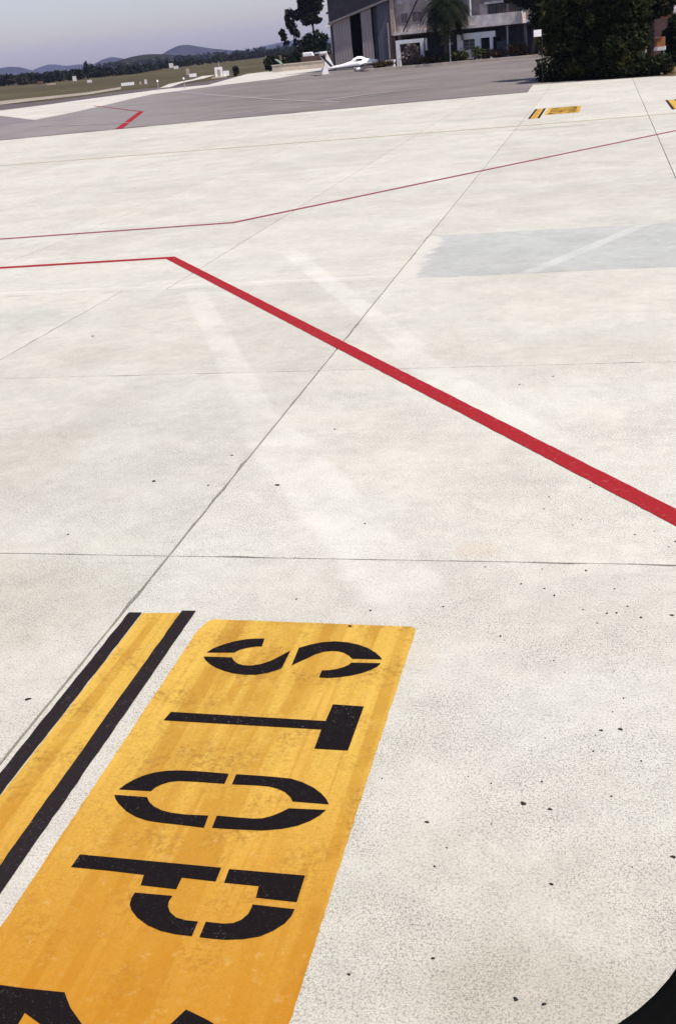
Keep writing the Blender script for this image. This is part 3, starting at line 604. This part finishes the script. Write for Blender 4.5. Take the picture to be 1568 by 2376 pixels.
# upper storey openings and pale panels
for u0, u1, z0, z1, mt in ((-1.75, -0.55, 5.0, 6.1, 'shutter'), (0.3, 1.4, 5.0, 6.1, 'shutter'), (2.6, 3.6, 5.0, 6.1, 'shutter'), (-3.4, -2.5, 5.0, 6.1, 'shutter')):
    wn = part('window', 'pink_panel', (u0-.09, u1+.09, -0.05, -0.001, z0-.09, z1+.09))
    part('pane', mt, (u0, (u0+u1)/2-.03, -0.07, -0.051, z0, z1), ((u0+u1)/2+.03, u1, -0.07, -0.051, z0, z1), parent=wn)
for u0, u1 in ((-3.9, -2.65), (-2.55, -1.3), (-1.2, 0.05), (0.15, 1.4), (1.5, 2.75), (2.85, 4.1)):
    part('panel', 'pink_panel', (u0, u1, -0.05, -0.001, 3.97, 4.75))
for u0, u1 in ((-3.9, -1.4), (-1.2, 1.4)):
    part('panel', 'pink_panel', (u0, u1, -0.05, -0.001, 7.2, 8.9))
# white portal left
part('portal_post', 'white', (-4.08, -3.55, -0.6, -0.3, 0, 2.60))
part('portal_lintel', 'white', (-4.08, -0.22, -0.6, -0.3, 2.602, 3.05))
part('portal_post', 'white', (-0.68, -0.24, -0.6, -0.3, 0, 2.60))
part('white_panel', 'white', (0.02, 0.26, -0.6, -0.4, 1.6, 3.05))
part('notice', 'white_wall', (1.95, 2.2, 2.9, 2.998, 1.9, 2.3))
# white framed bay right
part('bay_post', 'white', (4.35, 5.08, -0.62, -0.3, 0, 2.43))
part('bay_lintel', 'white', (4.35, 9.32, -0.62, -0.3, 2.432, 3.1))
part('bay_post', 'white', (6.68, 7.42, -0.62, -0.3, 0, 2.43))
part('bay_post', 'white', (8.62, 8.98, -0.62, -0.3, 0, 2.43))
part('bay_sill', 'white', (5.082, 6.678, -0.60, -0.3, 0.2, 1.2))
wn = part('window', 'pink_panel', (5.082, 6.678, -0.42, -0.36, 1.202, 2.43))
for i in range(2):
    for j in range(3):
        part('pane', 'glass', (5.14+i*0.79, 5.85+i*0.79, -0.45, -0.421, 1.26+j*0.39, 1.60+j*0.39), parent=wn)
part('door', 'black_steel', (7.5, 8.58, 2.9, 2.998, 0, 2.3))
part('soffit', 'brown', (-3.8, 14.0, -0.4, 3.0, 3.5, 3.615))
part('column', 'steel', (10.72, 10.9, -0.4, -0.22, 0, 3.49))
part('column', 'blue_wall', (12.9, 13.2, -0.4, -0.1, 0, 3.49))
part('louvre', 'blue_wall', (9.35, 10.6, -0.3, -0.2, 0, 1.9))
mb = MB(); mb.tube([(-3.0, -0.45, 4.0), (-0.75, -0.35, 7.6), (0.1, -0.1, 9.1)], 0.09)
mb.build('stay_pole', 'black_steel', bd)

bench = tag(empty('bench', (*kp(-5.0, 3.2), 0.22), math.atan2(-0.2913, 0.9566)), 'small white bench between hangar doors and white portal', 'bench')
part('seat', 'white', (-0.55, 0.75, -0.25, 0.25, 0.62, 0.86), parent=bench)
for x in (-0.5, 0.45): part('leg', 'white', (x, x+0.25, -0.2, 0.2, 0, 0.618), parent=bench)

lp = tag(empty('lamp_post', (*kp(4.35, 1.2), 0.2)), 'tall thin pale lamp post in front of the palm and building', 'lamp post')
MB().tube([(0, 0, 0), (0, 0, 8.8)], [0.09, 0.06]).build('post', 'steel', lp)
MB().box(-0.16, 0.16, -0.16, 0.16, 3.55, 4.0).build('junction_box', 'white', lp)
MB().tube([(0, 0, 8.75), (0, -0.9, 9.0)], [0.05, 0.04]).build('arm', 'steel', lp)
MB().box(-0.12, 0.12, -1.3, -0.8, 8.95, 9.1).build('lamp_head', 'steel', lp)

# dark drooping palm in front of the building
pe = tag(empty('palm_tree', (*kp(3.5, 1.9), 0.2)), 'dark drooping palm in front of the building centre', 'tree')
MB().tube([(0, 0, -0.1), (0.05, 0, 2), (0.1, 0, 4.5), (0.1, 0, 7.2)], [0.34, 0.28, 0.3, 0.24], 10).build('trunk', 'bark', pe, True)
V = []
for i in range(240):
    a = random.random()*2*math.pi; L = random.uniform(2.0, 3.3); el = random.uniform(-1.25, 1.1); z0 = random.uniform(6.2, 7.4)
    dx, dy = math.cos(a), math.sin(a); prev = None
    for k in range(7):
        t = k/6; r_ = L*(math.sin(t*1.35)*math.cos(el*0.8)); zz_ = z0+L*(t*math.sin(el)*0.95-0.62*t*t)
        p = np.array([0.1+dx*r_, dy*r_, zz_])
        if prev is not None:
            for side in (-1, 1):
                for s_ in range(3):
                    q = prev+(p-prev)*(s_/3); tip = q+np.array([-dy*side*0.34+dx*0.22, dx*side*0.34+dy*0.22, -0.30]); w_ = (p-prev)*0.16
                    V += [q, q+w_, tip+w_*0.5, tip]
        prev = p
leafmesh('fronds', np.array(V), 'leaf', pe)

tree('dark_tree', (*kp(14.6, 1.6), 0.2), 'dark spreading tree hiding the right end of the balcony', (0.22, 6.5), [(0, 0, 6.2, 1.8, 1.5, 1.5), (-1.6, 0, 6.6, 1.3, 1.2, 1.2), (1.4, 0, 5.2, 1.5, 1.3, 1.6), (-0.4, 0, 7.9, 1.9, 1.5, 1.4), (0.6, 0, 3.6, 0.9, 0.9, 1.0)], 5200, 0.22, 'leaf')
# ================================================================== HANGAR
hg = tag(empty('hangar', (-17.63, 159.88, 0), math.atan2(-0.2913, 0.9566)), 'large dark hangar with grey sliding doors and sloping fascia behind the small aircraft', 'hangar')
def hpart(name, mat, *boxes, parent=hg): return part(name, mat, *boxes, parent=parent)
def fz(u): return 6.2+(u+21.6)*0.236
def slant(name, mat, u0, u1, y0, y1, z0, z1=None, top=None, parent=hg, off=0.0):
    a0, a1 = fz(u0)+off, fz(u1)+off
    b0, b1 = (z0, z0) if z1 is None else (z1, z1)
    lo0, lo1, hi0, hi1 = (b0, b1, a0, a1) if top is None else (a0, a1, top, top)
    vs = [(u0, y0, lo0), (u1, y0, lo1), (u1, y1, lo1), (u0, y1, lo0), (u0, y0, hi0), (u1, y0, hi1), (u1, y1, hi1), (u0, y1, hi0)]
    return MB().add(vs, [(0, 3, 2, 1), (4, 5, 6, 7), (0, 1, 5, 4), (1, 2, 6, 5), (2, 3, 7, 6), (3, 0, 4, 7)]).build(name, mat, parent)
def ribbed(u0, u1, mat):
    o = slant('sliding_door', mat, u0, u1, 0, 0.12, 0.06, off=-0.02)
    n = max(2, int((u1-u0)/0.42))
    for i in range(n+1):
        uu = u0+(u1-u0-0.06)*i/n
        slant('rib', mat, uu, uu+0.06, -0.05, -0.001, 0.1, off=-0.05, parent=o)
    return o
ribbed(-21.35, -18.5, 'door_grey'); ribbed(-16.7, -15.05, 'door_grey'); ribbed(-14.1, -12.35, 'door_blue')
slant('recessed_door', 'blue_wall', -15.04, -14.11, 0.5, 0.6, 0.06, off=-0.02)
slant('upper_cladding', 'cladding_dark', -21.75, -11.9, -0.35, -0.05, 0, top=11.5, off=0.28)
vs = []
for u in (-21.8, -11.85):
    vs += [(u, -0.55, fz(u)), (u, 0.25, fz(u)), (u, 0.25, fz(u)+0.27), (u, -0.55, fz(u)+0.27)]
MB().add(vs, [(0, 3, 2, 1), (4, 5, 6, 7), (0, 4, 7, 3), (1, 2, 6, 5), (3, 7, 6, 2), (0, 1, 5, 4)]).build('fascia', 'fascia', hg)
hpart('corner_post', 'cladding_dark', (-21.75, -21.36, 0.0, 0.35, 0, 6.1))
hpart('corner_post', 'brown', (-12.34, -11.7, -0.1, 0.4, 0, 8.1))
hpart('side_wall', 'cladding_dark', (-21.75, -21.5, 0.36, 22, 0, 11.4)); hpart('side_wall', 'cladding_dark', (-12.0, -11.75, 0.41, 22, 0, 11.4))
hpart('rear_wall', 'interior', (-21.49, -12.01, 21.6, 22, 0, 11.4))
hpart('roof', 'cladding_dark', (-22, -11.6, -0.5, 22.2, 11.52, 11.8))
hpart('downpipe', 'steel', (-12.52, -12.38, -0.2, -0.08, 1.0, 5.6))
struct('hangar_floor', [kp(-30, 17.5), kp(-7, 17.5), kp(-7, 44), kp(-30, 44)], 0.0165, 'asphalt_mid')

# ================================================================== SMALL AIRCRAFT (local x forward, y left, z up)
ac = tag(empty('light_aircraft', (-35.3, 148.0, 0.02), R(22)), 'small white light aircraft with T tail and dark fin stripe parked before the hangar', 'aircraft')
def ring(x, zc, ry, rz, n=12): return [(x, ry*math.cos(2*math.pi*k/n), zc+rz*math.sin(2*math.pi*k/n)) for k in range(n)]
MB().loft([ring(0.1, 0.72, 0.05, 0.10), ring(0.9, 0.75, 0.13, 0.17), ring(2.2, 0.82, 0.22, 0.24), ring(3.3, 0.92, 0.38, 0.38), ring(4.3, 0.98, 0.50, 0.50), ring(5.3, 1.0, 0.50, 0.48), ring(6.1, 1.0, 0.42, 0.38), ring(6.7, 1.0, 0.30, 0.27), ring(6.95, 1.0, 0.12, 0.12)]).build('fuselage', 'white', ac, True)
cn = MB().loft([ring(3.3, 1.2, 0.1, 0.08), ring(3.7, 1.32, 0.36, 0.28), ring(4.3, 1.42, 0.44, 0.40), ring(4.9, 1.40, 0.42, 0.36), ring(5.4, 1.3, 0.3, 0.2), ring(5.6, 1.25, 0.1, 0.06)]).build('canopy', 'white', ac, True)
for s_ in (-1, 1): MB().box(4.0, 4.75, s_*0.455-0.01, s_*0.455+0.01, 1.30, 1.52).build('window', 'glass', cn)
MB().add([(0.9, -0.2, 0.50), (6.5, -0.42, 0.62), (6.5, 0.42, 0.62), (0.9, 0.2, 0.50), (0.9, -0.16, 0.60), (6.5, -0.43, 0.80), (6.5, 0.43, 0.80), (0.9, 0.16, 0.60)],
         [(0, 3, 2, 1), (4, 5, 6, 7), (0, 1, 5, 4), (1, 2, 6, 5), (2, 3, 7, 6), (3, 0, 4, 7)]).build('belly_stripe', 'navy', ac)
def flat(poly, t, axis): # profile extruded to thickness
    if axis == 'y': return [(x, -t/2, z) for x, z in poly], [(x, t/2, z) for x, z in poly]
    return [(x, y, -t/2) for x, y in poly], [(x, y, t/2) for x, y in poly]
def slabpart(name, poly, t, mat, parent, y0=0):
    a, b = flat(poly, t, 'y'); n = len(poly)
    a = [(x, y+y0, z) for x, y, z in a]; b = [(x, y+y0, z) for x, y, z in b]
    return MB().add(a+b, [tuple(range(n)), tuple(range(n, 2*n))[::-1]]+[(i, n+i, n+(i+1) % n, (i+1) % n) for i in range(n)]).build(name, mat, parent)
fin = slabpart('fin', [(1.15, 0.80), (0.25, 0.55), (-0.1, 1.2), (-0.75, 2.55), (0.35, 2.55)], 0.12, 'white', ac)
slabpart('fin_stripe', [(1.05, 0.82), (0.72, 0.76), (-0.62, 2.35), (-0.32, 2.35)], 0.14, 'navy', fin)
slabpart('rudder', [(0.24, 0.52), (0.35, 0.06), (-0.5, 0.04), (-0.72, 0.6), (-0.11, 1.19)], 0.12, 'white', ac)
slabpart('fin_stripe', [(-0.1, 1.75), (0.1, 1.75), (0.0, 2.4), (-0.2, 2.4)], 0.135, 'navy', fin)
MB().add([(-0.95, -2.7, 2.58), (-0.15, -2.7, 2.58), (0.35, 0, 2.58), (-0.15, 2.7, 2.58), (-0.95, 2.7, 2.58), (-0.8, 0, 2.58),
          (-0.95, -2.7, 2.76), (-0.15, -2.7, 2.76), (0.35, 0, 2.80), (-0.15, 2.7, 2.76), (-0.95, 2.7, 2.76), (-0.8, 0, 2.80)],
         [(5, 4, 3, 2, 1, 0), (6, 7, 8, 9, 10, 11)]+[(i, (i+1) % 6, 6+(i+1) % 6, 6+i) for i in range(6)]).build('tailplane', 'white', ac)
for s_ in (-1, 1):
    MB().add([(4.4, s_*0.3, 0.70), (5.7, s_*0.3, 0.72), (5.35, s_*3.9, 0.98), (4.55, s_*3.9, 0.97), (4.4, s_*0.3, 0.80), (5.7, s_*0.3, 0.84), (5.35, s_*3.9, 1.04), (4.55, s_*3.9, 1.02)],
             [(0, 3, 2, 1), (4, 5, 6, 7), (0, 1, 5, 4), (1, 2, 6, 5), (2, 3, 7, 6), (3, 0, 4, 7)]).build('wing', 'white', ac)
    gl = MB().loft([ring(3.75, 0.26, 0.05, 0.05), ring(4.0, 0.28, 0.14, 0.2), ring(4.5, 0.28, 0.15, 0.22), ring(5.1, 0.25, 0.04, 0.06)]).build('wheel_fairing', 'white', ac, True)
    gl.location = (0, s_*0.95, 0)
    wl = MB().tube([(4.3, -0.06, 0.2), (4.3, 0.06, 0.2)], 0.2, 14).build('wheel', 'rubber', ac); wl.location = (0, s_*0.95, 0)
    MB().tube([(4.6, s_*0.95, 0.35), (5.3, s_*0.45, 0.75)], [0.10, 0.13]).build('gear_leg', 'white', ac)
MB().box(6.97, 7.02, -0.75, 0.75, 0.94, 1.06).build('propeller', 'navy', ac)

# ================================================================== TREES BY THE HANGAR
tree('pine_tree', (-54.5, 219, -0.2), 'tallest dark pine left of the hangar with its top above the picture', (0.28, 14), 
     [(0.2, 0, 12.2, 2.2, 1.9, 3.0), (-0.4, 0, 8.9, 1.9, 1.6, 1.9), (0.6, 0.2, 10.2, 1.9, 1.6, 1.8), (0.1, 0, 14.5, 1.5, 1.5, 1.6), (1.6, 0, 8.2, 0.8, 0.7, 0.5), (-1.3, 0, 10.6, 0.9, 0.8, 1.2)], 4200, 0.4, 'leaf_pine', gap=0.2)
tree('pine_tree', (-58.2, 219, -0.2), 'slimmer dark pine with pointed crown second left of the hangar', (0.2, 10),
     [(0.0, 0, 9.0, 1.0, 0.9, 1.8), (0.2, 0, 7.2, 0.9, 0.8, 1.0), (-0.3, 0, 8.0, 1.0, 0.8, 0.9), (1.2, 0, 9.2, 0.5, 0.5, 1.1)], 900, 0.36, 'leaf_pine')
tree('pine_tree', (-60.0, 219, -0.2), 'short thin leftmost pine with small tufted crown', (0.14, 6),
     [(-0.1, 0, 6.5, 0.65, 0.6, 0.8), (0.5, 0, 4.9, 0.6, 0.5, 0.4), (0.1, 0, 5.6, 0.5, 0.5, 0.4)], 300, 0.32, 'leaf_pine')
tree('pine_tree', (-57.0, 218, -0.2), 'sparse thin pine between the two tall pines', (0.14, 6.5),
     [(0.1, 0, 6.4, 0.55, 0.5, 0.9), (-0.3, 0, 4.8, 0.6, 0.5, 0.6), (0.3, 0, 3.6, 0.6, 0.5, 0.7)], 260, 0.32, 'leaf_pine')
tree('round_tree', (-53.8, 218, -0.2), 'dense round dark tree between the pines and the hangar', (0.3, 4.5),
     [(0, 0, 4.4, 2.5, 2.0, 2.0), (1.2, 0, 4.9, 1.5, 1.4, 1.5), (-1.3, 0, 3.9, 1.3, 1.2, 1.5), (0.3, -0.6, 3.0, 2.4, 1.6, 1.5)], 3200, 0.34, 'leaf')
tree('bush', (-59.5, 207, -0.2), 'lone dark rounded bush at the edge of the field', (0.1, 1.2), [(0, 0, 1.3, 1.6, 1.3, 1.2), (-0.6, 0, 1.6, 1.1, 1, 1.0), (0.7, 0, 1.9, 1.1, 1, 1.2)], 1100, 0.28, 'leaf', cat='bush')
tree('bush', (-57.1, 212.5, -0.2), 'dark green wide bush below the pines', (0.1, 1.4), [(0, 0, 1.5, 2.1, 1.4, 1.5), (-1, 0, 2.1, 1.2, 1, 1.3), (1.1, 0, 1.8, 1.2, 1, 1.5), (2.4, 0, 1.6, 1.1, 1, 1.3)], 1700, 0.28, 'leaf', cat='bush')
tree('bush', (-51.5, 216.0, -0.2), 'dark bush behind the brown wall next to the hangar', (0.1, 1.4), [(0, 0, 1.6, 1.8, 1.3, 1.5), (1.5, 0, 1.8, 1.4, 1.1, 1.5), (-1.4, 0, 1.6, 1.2, 1, 1.3), (3.0, 0, 1.4, 1.4, 1.1, 1.3)], 1600, 0.28, 'leaf', cat='bush')
tag(part('brown_wall', 'brown', (-54.2, -48.6, 208.4, 208.8, -0.2, 2.0), parent=None), 'low dark brown wall under the trees left of the hangar', 'wall')
tag(part('pale_wall', 'kerb', (-56.8, -47.6, 197.8, 198.2, -0.2, 1.05), (-56.9, -47.5, 197.7, 198.3, 1.052, 1.2), parent=None), 'low pale sunlit wall beyond the taxi lane', 'wall')
ps = tag(empty('parasol', (-55.1, 196.8, 0)), 'folded pale green sunshade leaning by the low pale wall', 'sunshade')
MB().loft([[(x+0.16*math.cos(k*math.pi/4)*w_, 0.16*math.sin(k*math.pi/4)*w_, z) for k in range(8)] for x, z, w_ in ((0.6, 0.9, 0.6), (0.3, 1.3, 1.6), (-0.1, 1.7, 2.0), (-0.5, 2.0, 1.6), (-0.75, 2.15, 0.3))]).build('cloth', 'pale_green', ps, True)
MB().tube([(0.9, 0, 0), (0.55, 0, 0.95)], 0.05).build('pole', 'steel', ps)
lm = tag(empty('lamp_mast', (-40.6, 175.5, 0)), 'tall thin mast with lamp at the left corner of the hangar', 'mast')
MB().tube([(0, 0, 0), (0, 0, 9.4)], [0.11, 0.07]).build('post', 'steel', lm)
MB().tube([(0, 0, 5.9), (-0.5, -0.3, 6.1)], 0.05).build('arm', 'steel', lm)
MB().box(-0.75, -0.15, -0.5, -0.1, 6.0, 6.3).build('lamp_head', 'white', lm)
MB().tube([(-0.45, 0, 7.9), (0.15, 0, 8.1)], [0.16, 0.1]).build('floodlight', 'black_steel', lm)
vn = tag(empty('van', (-53.0, 210.3, 0.0), R(4)), 'white van mostly hidden behind the low wall left of the aircraft tail', 'van')
MB().loft([[(x, -0.9, 0.5), (x, 0.9, 0.5), (x, 0.9, zt), (x, 0.7, zt+0.1), (x, -0.7, zt+0.1), (x, -0.9, zt)] for x, zt in ((-2.2, 2.0), (-2.1, 2.6), (1.0, 2.6), (1.7, 1.7), (2.4, 1.45), (2.5, 0.9))]).build('body', 'white', vn)
MB().box(1.0, 1.1, -0.75, 0.75, 1.7, 2.4).build('windscreen', 'glass', vn)
vn.scale = (0.5, 0.9, 0.98)
for x in (-1.4, 1.5):
    for y in (-0.85, 0.85): MB().tube([(x, y-0.1, 0.33), (x, y+0.1, 0.33)], 0.33, 12).build('wheel', 'rubber', vn)

# ================================================================== HEDGE AND THINGS AT RIGHT
struct('hedge_bed', [(-3.6, 77.2), (2.6, 73.2), (3.8, 71.6), (30, 67.5), (30, 100), (-4.0, 100)], 0.0205, 'soil')
hb = []
hx = lambda t: (-4.2+t*5.2, 77.6-t*3.6)
for i in range(30):
    t = random.random(); x, y = hx(t); z = random.uniform(0.8, 5.6); dpt = random.uniform(0, 2.6)
    hb.append((x+0.75+dpt*0.3, y+0.6+dpt, z, random.uniform(0.7, 1.2), random.uniform(0.8, 1.2), random.uniform(0.8, 1.3)))
for i in range(40):
    t = random.random(); x, y = hx(t); k = random.uniform(0.3, 0.6); hb.append((x+0.5+random.uniform(-.7, .7), y+random.uniform(-.5, .4), random.uniform(0.8, 5.8), k, k, k*0.8))
for i in range(12):
    x, y = hx(i/11); hb.append((x+0.6, y+0.15, 0.7, 0.95, 0.75, 0.9)); hb.append((x+0.75, y+0.7, 2.3, 1.0, 0.9, 1.0)); hb.append((x+0.8, y+0.9, 3.8, 1.0, 0.9, 1.0))
for i in range(7): hb.append((1.6+i*0.33, 74.2-i*0.12, 0.55+0.1*random.random(), 0.6, 0.6, 0.6))
he = tag(empty('hedge', (0, 0, 0)), 'huge dark dense hedge of leafy trees standing on the apron edge at upper right', 'hedge')
leafmesh('foliage', leaves(hb, 42000, 0.15, shell=0.5, gap=0.0, freq=0.8), 'leaf_hedge', he)
mb = MB()
for i in range(9):
    x, y = hx((i+.5)/9); mb = MB().tube([(x+.8, y+1.2, -0.05), (x+.9+random.uniform(-.2, .2), y+1.3, 2), (x+.8+random.uniform(-.5, .5), y+1.4, 4.6)], [0.12, 0.09, 0.04]); mb.build('trunk', 'bark', he, True)
tree('dark_tree', (-3.4, 82.5, 0), 'taller dark tree rising behind the left end of the hedge', (0.25, 6), [(0, 0, 6.2, 1.9, 1.7, 1.8), (1.6, 0, 5.6, 1.7, 1.5, 1.7), (-0.6, 0, 4.6, 1.2, 1.2, 1.3), (2.8, 0.4, 6.4, 1.7, 1.5, 1.6), (0.6, 0, 3.0, 1.8, 1.5, 1.5)], 7000, 0.2, 'leaf')
tree('dark_tree', (2.6, 79.5, 0), 'taller dark tree rising behind the right end of the hedge', (0.25, 6), [(0, 0, 4.6, 1.4, 1.4, 1.6), (-1.6, 0, 5.6, 1.7, 1.5, 1.7), (0.9, 0, 4.0, 1.0, 1.2, 1.0), (-2.8, 0.4, 6.2, 1.6, 1.5, 1.6), (-0.9, 0, 3.0, 1.3, 1.5, 1.5)], 7000, 0.2, 'leaf')
tree('dark_bush', (5.0, 85.0, 0), 'dark bush at the right picture edge beyond the hedge', (0.15, 2), [(0, 0, 1.3, 1.2, 1.2, 1.5), (0, 0, 2.3, 1.1, 1, 1.1), (1.2, 0, 2.2, 1.4, 1.2, 1.4), (2.8, 0, 1.8, 1.5, 1.3, 1.6), (-0.3, 0, 0.7, 1.0, 1, 0.8), (1, 0, 0.8, 1.5, 1, 0.9), (4.5, 0, 1.6, 1.5, 1.3, 1.6)], 14000, 0.17, 'leaf', cat='bush')
sg = tag(empty('sign_post', (-3.95, 76.35, 0.0), R(10)), 'small square white sign on a thin post at the left edge of the hedge', 'sign')
MB().tube([(0, 0.05, -0.05), (0, 0.05, 3.2)], 0.035).build('post', 'black_steel', sg)
MB().box(-0.52, -0.04, -0.03, 0.01, 2.80, 3.2).build('board', 'white', sg)
# red house beyond
rh = tag(empty('red_house', (0, 0, 0)), 'dark red house with white trim behind the hedge at the right edge', 'house')
part('wall', 'brick', (4.1, 22, 104.9, 105.2, 0, 7.5), parent=rh)
part('plinth', 'brown', (4.05, 22.05, 104.7, 104.89, 0, 3.05), parent=rh)
part('side_wall', 'brick', (4.1, 4.4, 105.21, 118, 0, 7.5), parent=rh)
part('roof', 'brown', (3.7, 22.4, 104.4, 118.4, 7.52, 7.8), parent=rh)
part('corner_trim', 'white_wall', (5.55, 5.75, 104.78, 104.898, 3.07, 7.4), parent=rh)
for i in range(3):
    wn = part('window', 'white', (7.4+i*4, 9.0+i*4, 104.8, 104.898, 4.0, 5.8), parent=rh)
    part('pane', 'glass', (7.5+i*4, 8.15+i*4, 104.77, 104.799, 4.1, 5.7), (8.25+i*4, 8.9+i*4, 104.77, 104.799, 4.1, 5.7), parent=wn)
kb = tag(empty('service_cart', (3.3, 81.2, 0), R(-5)), 'orange and white service cart glimpsed through the gap right of the hedge', 'cart')
part('body', 'orange', (-0.55, 0.5, -0.3, 0.5, 1.42, 2.0), parent=kb)
part('tray', 'white', (-0.6, 0.55, -0.35, 0.55, 1.2, 1.418), parent=kb)
for x in (-0.5, 0.45): MB().tube([(x, -0.25, 0), (x, -0.25, 1.21)], 0.05).build('leg', 'steel', kb)
mh = tag(empty('hooked_post', (3.35, 77.0, 0)), 'short pale hooked post low beside the right end of the hedge', 'post')
MB().tube([(0.1, 0, 0), (0.12, 0, 0.75), (0.02, 0, 0.95), (-0.15, 0, 1.0)], 0.05).build('hook', 'steel', mh)

# ================================================================== FIELD SIGNS AND LIGHTS
def field_sign(x, y, wd, ht, z0, mat, label, group='signs on the airfield grass'):
    e = tag(empty('field_sign', (x, y, -0.2), R(20)), label, 'sign', group)
    wd *= 0.62; ht *= 0.52; z0 *= 0.7
    MB().box(-wd/2, wd/2, -0.12, 0.12, z0, z0+ht).build('board', mat, e)
    for s_ in (-0.35, 0.35): MB().tube([(wd*s_, 0, 0), (wd*s_, 0, z0)], 0.06, 6).build('post', 'steel', e)
field_sign(-131.5, 284, 2.0, 1.3, 0.5, 'white_wall', 'small pale sign alone on the grass at left')
field_sign(-87, 204.3, 3.9, 1.0, 0.25, 'white', 'wide low white sign beside the dark runway')
field_sign(-81.6, 200, 0.7, 1.5, 0.3, 'white_wall', 'narrow upright pale sign right of the wide white sign')
field_sign(-83.3, 201.5, 0.6, 1.0, 0.2, 'beige', 'narrow dull sign just right of the wide white sign')
field_sign(-173.8, 364, 2.0, 3.0, 0.5, 'white_wall', 'tall pale marker far out near the woodland')
field_sign(-183, 357, 3.2, 2.0, 0.5, 'dull_red', 'dull red marker board before the woodland at left')
field_sign(-164.6, 328, 4.4, 1.0, 0.3, 'beige', 'long low beige board right of the dull red marker')
field_sign(-82.7, 228.5, 2.4, 1.25, 0.3, 'white', 'white box sign at the end of the pale path')
field_sign(-96, 262, 1.2, 2.8, 0.3, 'beige', 'dull upright marker behind the white box sign')
field_sign(-212, 556, 3.4, 4.2, 0.5, 'white_wall', 'pale far marker, left one of two under the wooded rise')
field_sign(-176, 467, 3.2, 2.2, 0.5, 'white_wall', 'pale far marker, right one of two under the wooded rise')
hut = tag(empty('equipment_hut', (-69, 204.7, -0.2), R(18)), 'small white equipment hut on the corner of the taxi lane', 'hut')
hut.scale = (0.72, 0.72, 0.68); part('body', 'white', (-1.0, 1.0, -0.8, 0.8, 0.35, 2.7), parent=hut); part('base', 'kerb', (-1.9, 1.9, -1.2, 1.2, 0, 0.348), parent=hut)
part('door', 'beige', (-0.35, 0.35, -0.84, -0.802, 0.4, 2.1), parent=hut); MB().tube([(0.2, 0, 2.7), (0.2, 0, 4.2)], 0.07).build('mast', 'steel', hut)
part('annexe', 'white', (1.1, 2.6, -0.5, 0.6, 0.35, 1.6), parent=hut)
def taxi_light(x, y, label):
    e = tag(empty('taxiway_light', (x, y, -0.15)), label, 'light', 'taxiway lights')
    MB().tube([(0, 0, 0), (0, 0, 0.12)], 0.3, 10).build('base', 'white_wall', e)
    MB().tube([(0, 0, 0.12), (0, 0, 1.25)], 0.05).build('stem', 'steel', e)
    MB().tube([(0, 0, 1.25), (0, 0, 1.5)], [0.14, 0.1]).build('lens', 'white', e)
taxi_light(-57.2, 144.2, 'left one of two small lights on the pale lane edge')
taxi_light(-53.9, 145.2, 'right one of two small lights on the pale lane edge')
tag(tree('round_bush', (-66.2, 206, -0.2), 'tiny dark bush right of the white equipment hut', (0.05, 0.8), [(0, 0, 0.8, 0.6, 0.6, 0.8), (0.2, 0, 1.3, 0.4, 0.4, 0.6)], 200, 0.25, 'leaf', cat='bush'))
tree('cypress_tree', (-194, 418, -0.2), 'single pointed tree standing out of the far woodland at left', (0.3, 5), [(0, 0, 3.4, 1.1, 1, 2.0), (0.1, 0, 5.4, 0.7, 0.6, 1.1)], 400, 0.35, 'leaf_pine')

# ================================================================== AIRCRAFT WINDOW SURROUND (the opening the place is seen through)
def rrect(cx, cy, hw, hh, r_, n=14):
    pts = []
    for sx, sy, a0 in ((1, 1, 0), (-1, 1, 90), (-1, -1, 180), (1, -1, 270)):
        for k in range(n+1):
            t = R(a0+90*k/n); pts.append((cx+sx*(hw-r_)+r_*math.cos(t), cy+sy*(hh-r_)+r_*math.sin(t)))
    return pts
D = 0.36; px = D/2512.5
inn = rrect((712-784)*px, (1188-1102)*px, 950*px, 1360*px, 457*px)
mid_ = rrect((712-784)*px, (1188-1102)*px, 950*px+0.012, 1360*px+0.012, 457*px+0.012)
outr = rrect((712-784)*px, (1188-1102)*px, 950*px+0.03, 1360*px+0.03, 457*px+0.03)
rings = [[(x, y, 0.012) for x, y in inn], [(x, y, -0.006) for x, y in inn], [(x, y, -0.012) for x, y in mid_], [(x, y, -0.010) for x, y in outr], [(x, y, 0.014) for x, y in outr], [(x, y, 0.018) for x, y in mid_]]
n = len(inn); vs = [p for r_ in rings for p in r_]; fs = []
for i in range(6):
    for k in range(n): fs.append((i*n+k, i*n+(k+1) % n, ((i+1) % 6)*n+(k+1) % n, ((i+1) % 6)*n+k))
wf = mesh('aircraft_window_frame', vs, fs, 'gasket', None, True)
wm = Matrix((r2, u2, -fw)).transposed().to_4x4(); wm.translation = Vector((0, 0, EYE))+fw*D
wf.matrix_world = wm
tag(wf, 'black rounded rubber edge of the aircraft window at the lower right corner', 'window frame')

# ================================================================== HAZE
hz = MB().box(-9100, 9100, -9100, 9100, -6, 170).build('haze', None)
hm = bpy.data.materials.new('haze'); hm.use_nodes = True; t = hm.node_tree; t.nodes.clear()
o_ = t.nodes.new('ShaderNodeOutputMaterial'); pv = t.nodes.new('ShaderNodeVolumePrincipled')
pv.inputs['Color'].default_value = (0.55, 0.60, 1.0, 1); pv.inputs['Density'].default_value = HAZE_DENSITY
t.links.new(pv.outputs[0], o_.inputs['Volume'])
hz.data.materials.append(hm); tag(hz, 'pale bluish air haze over the whole airfield', 'haze', kind='stuff')
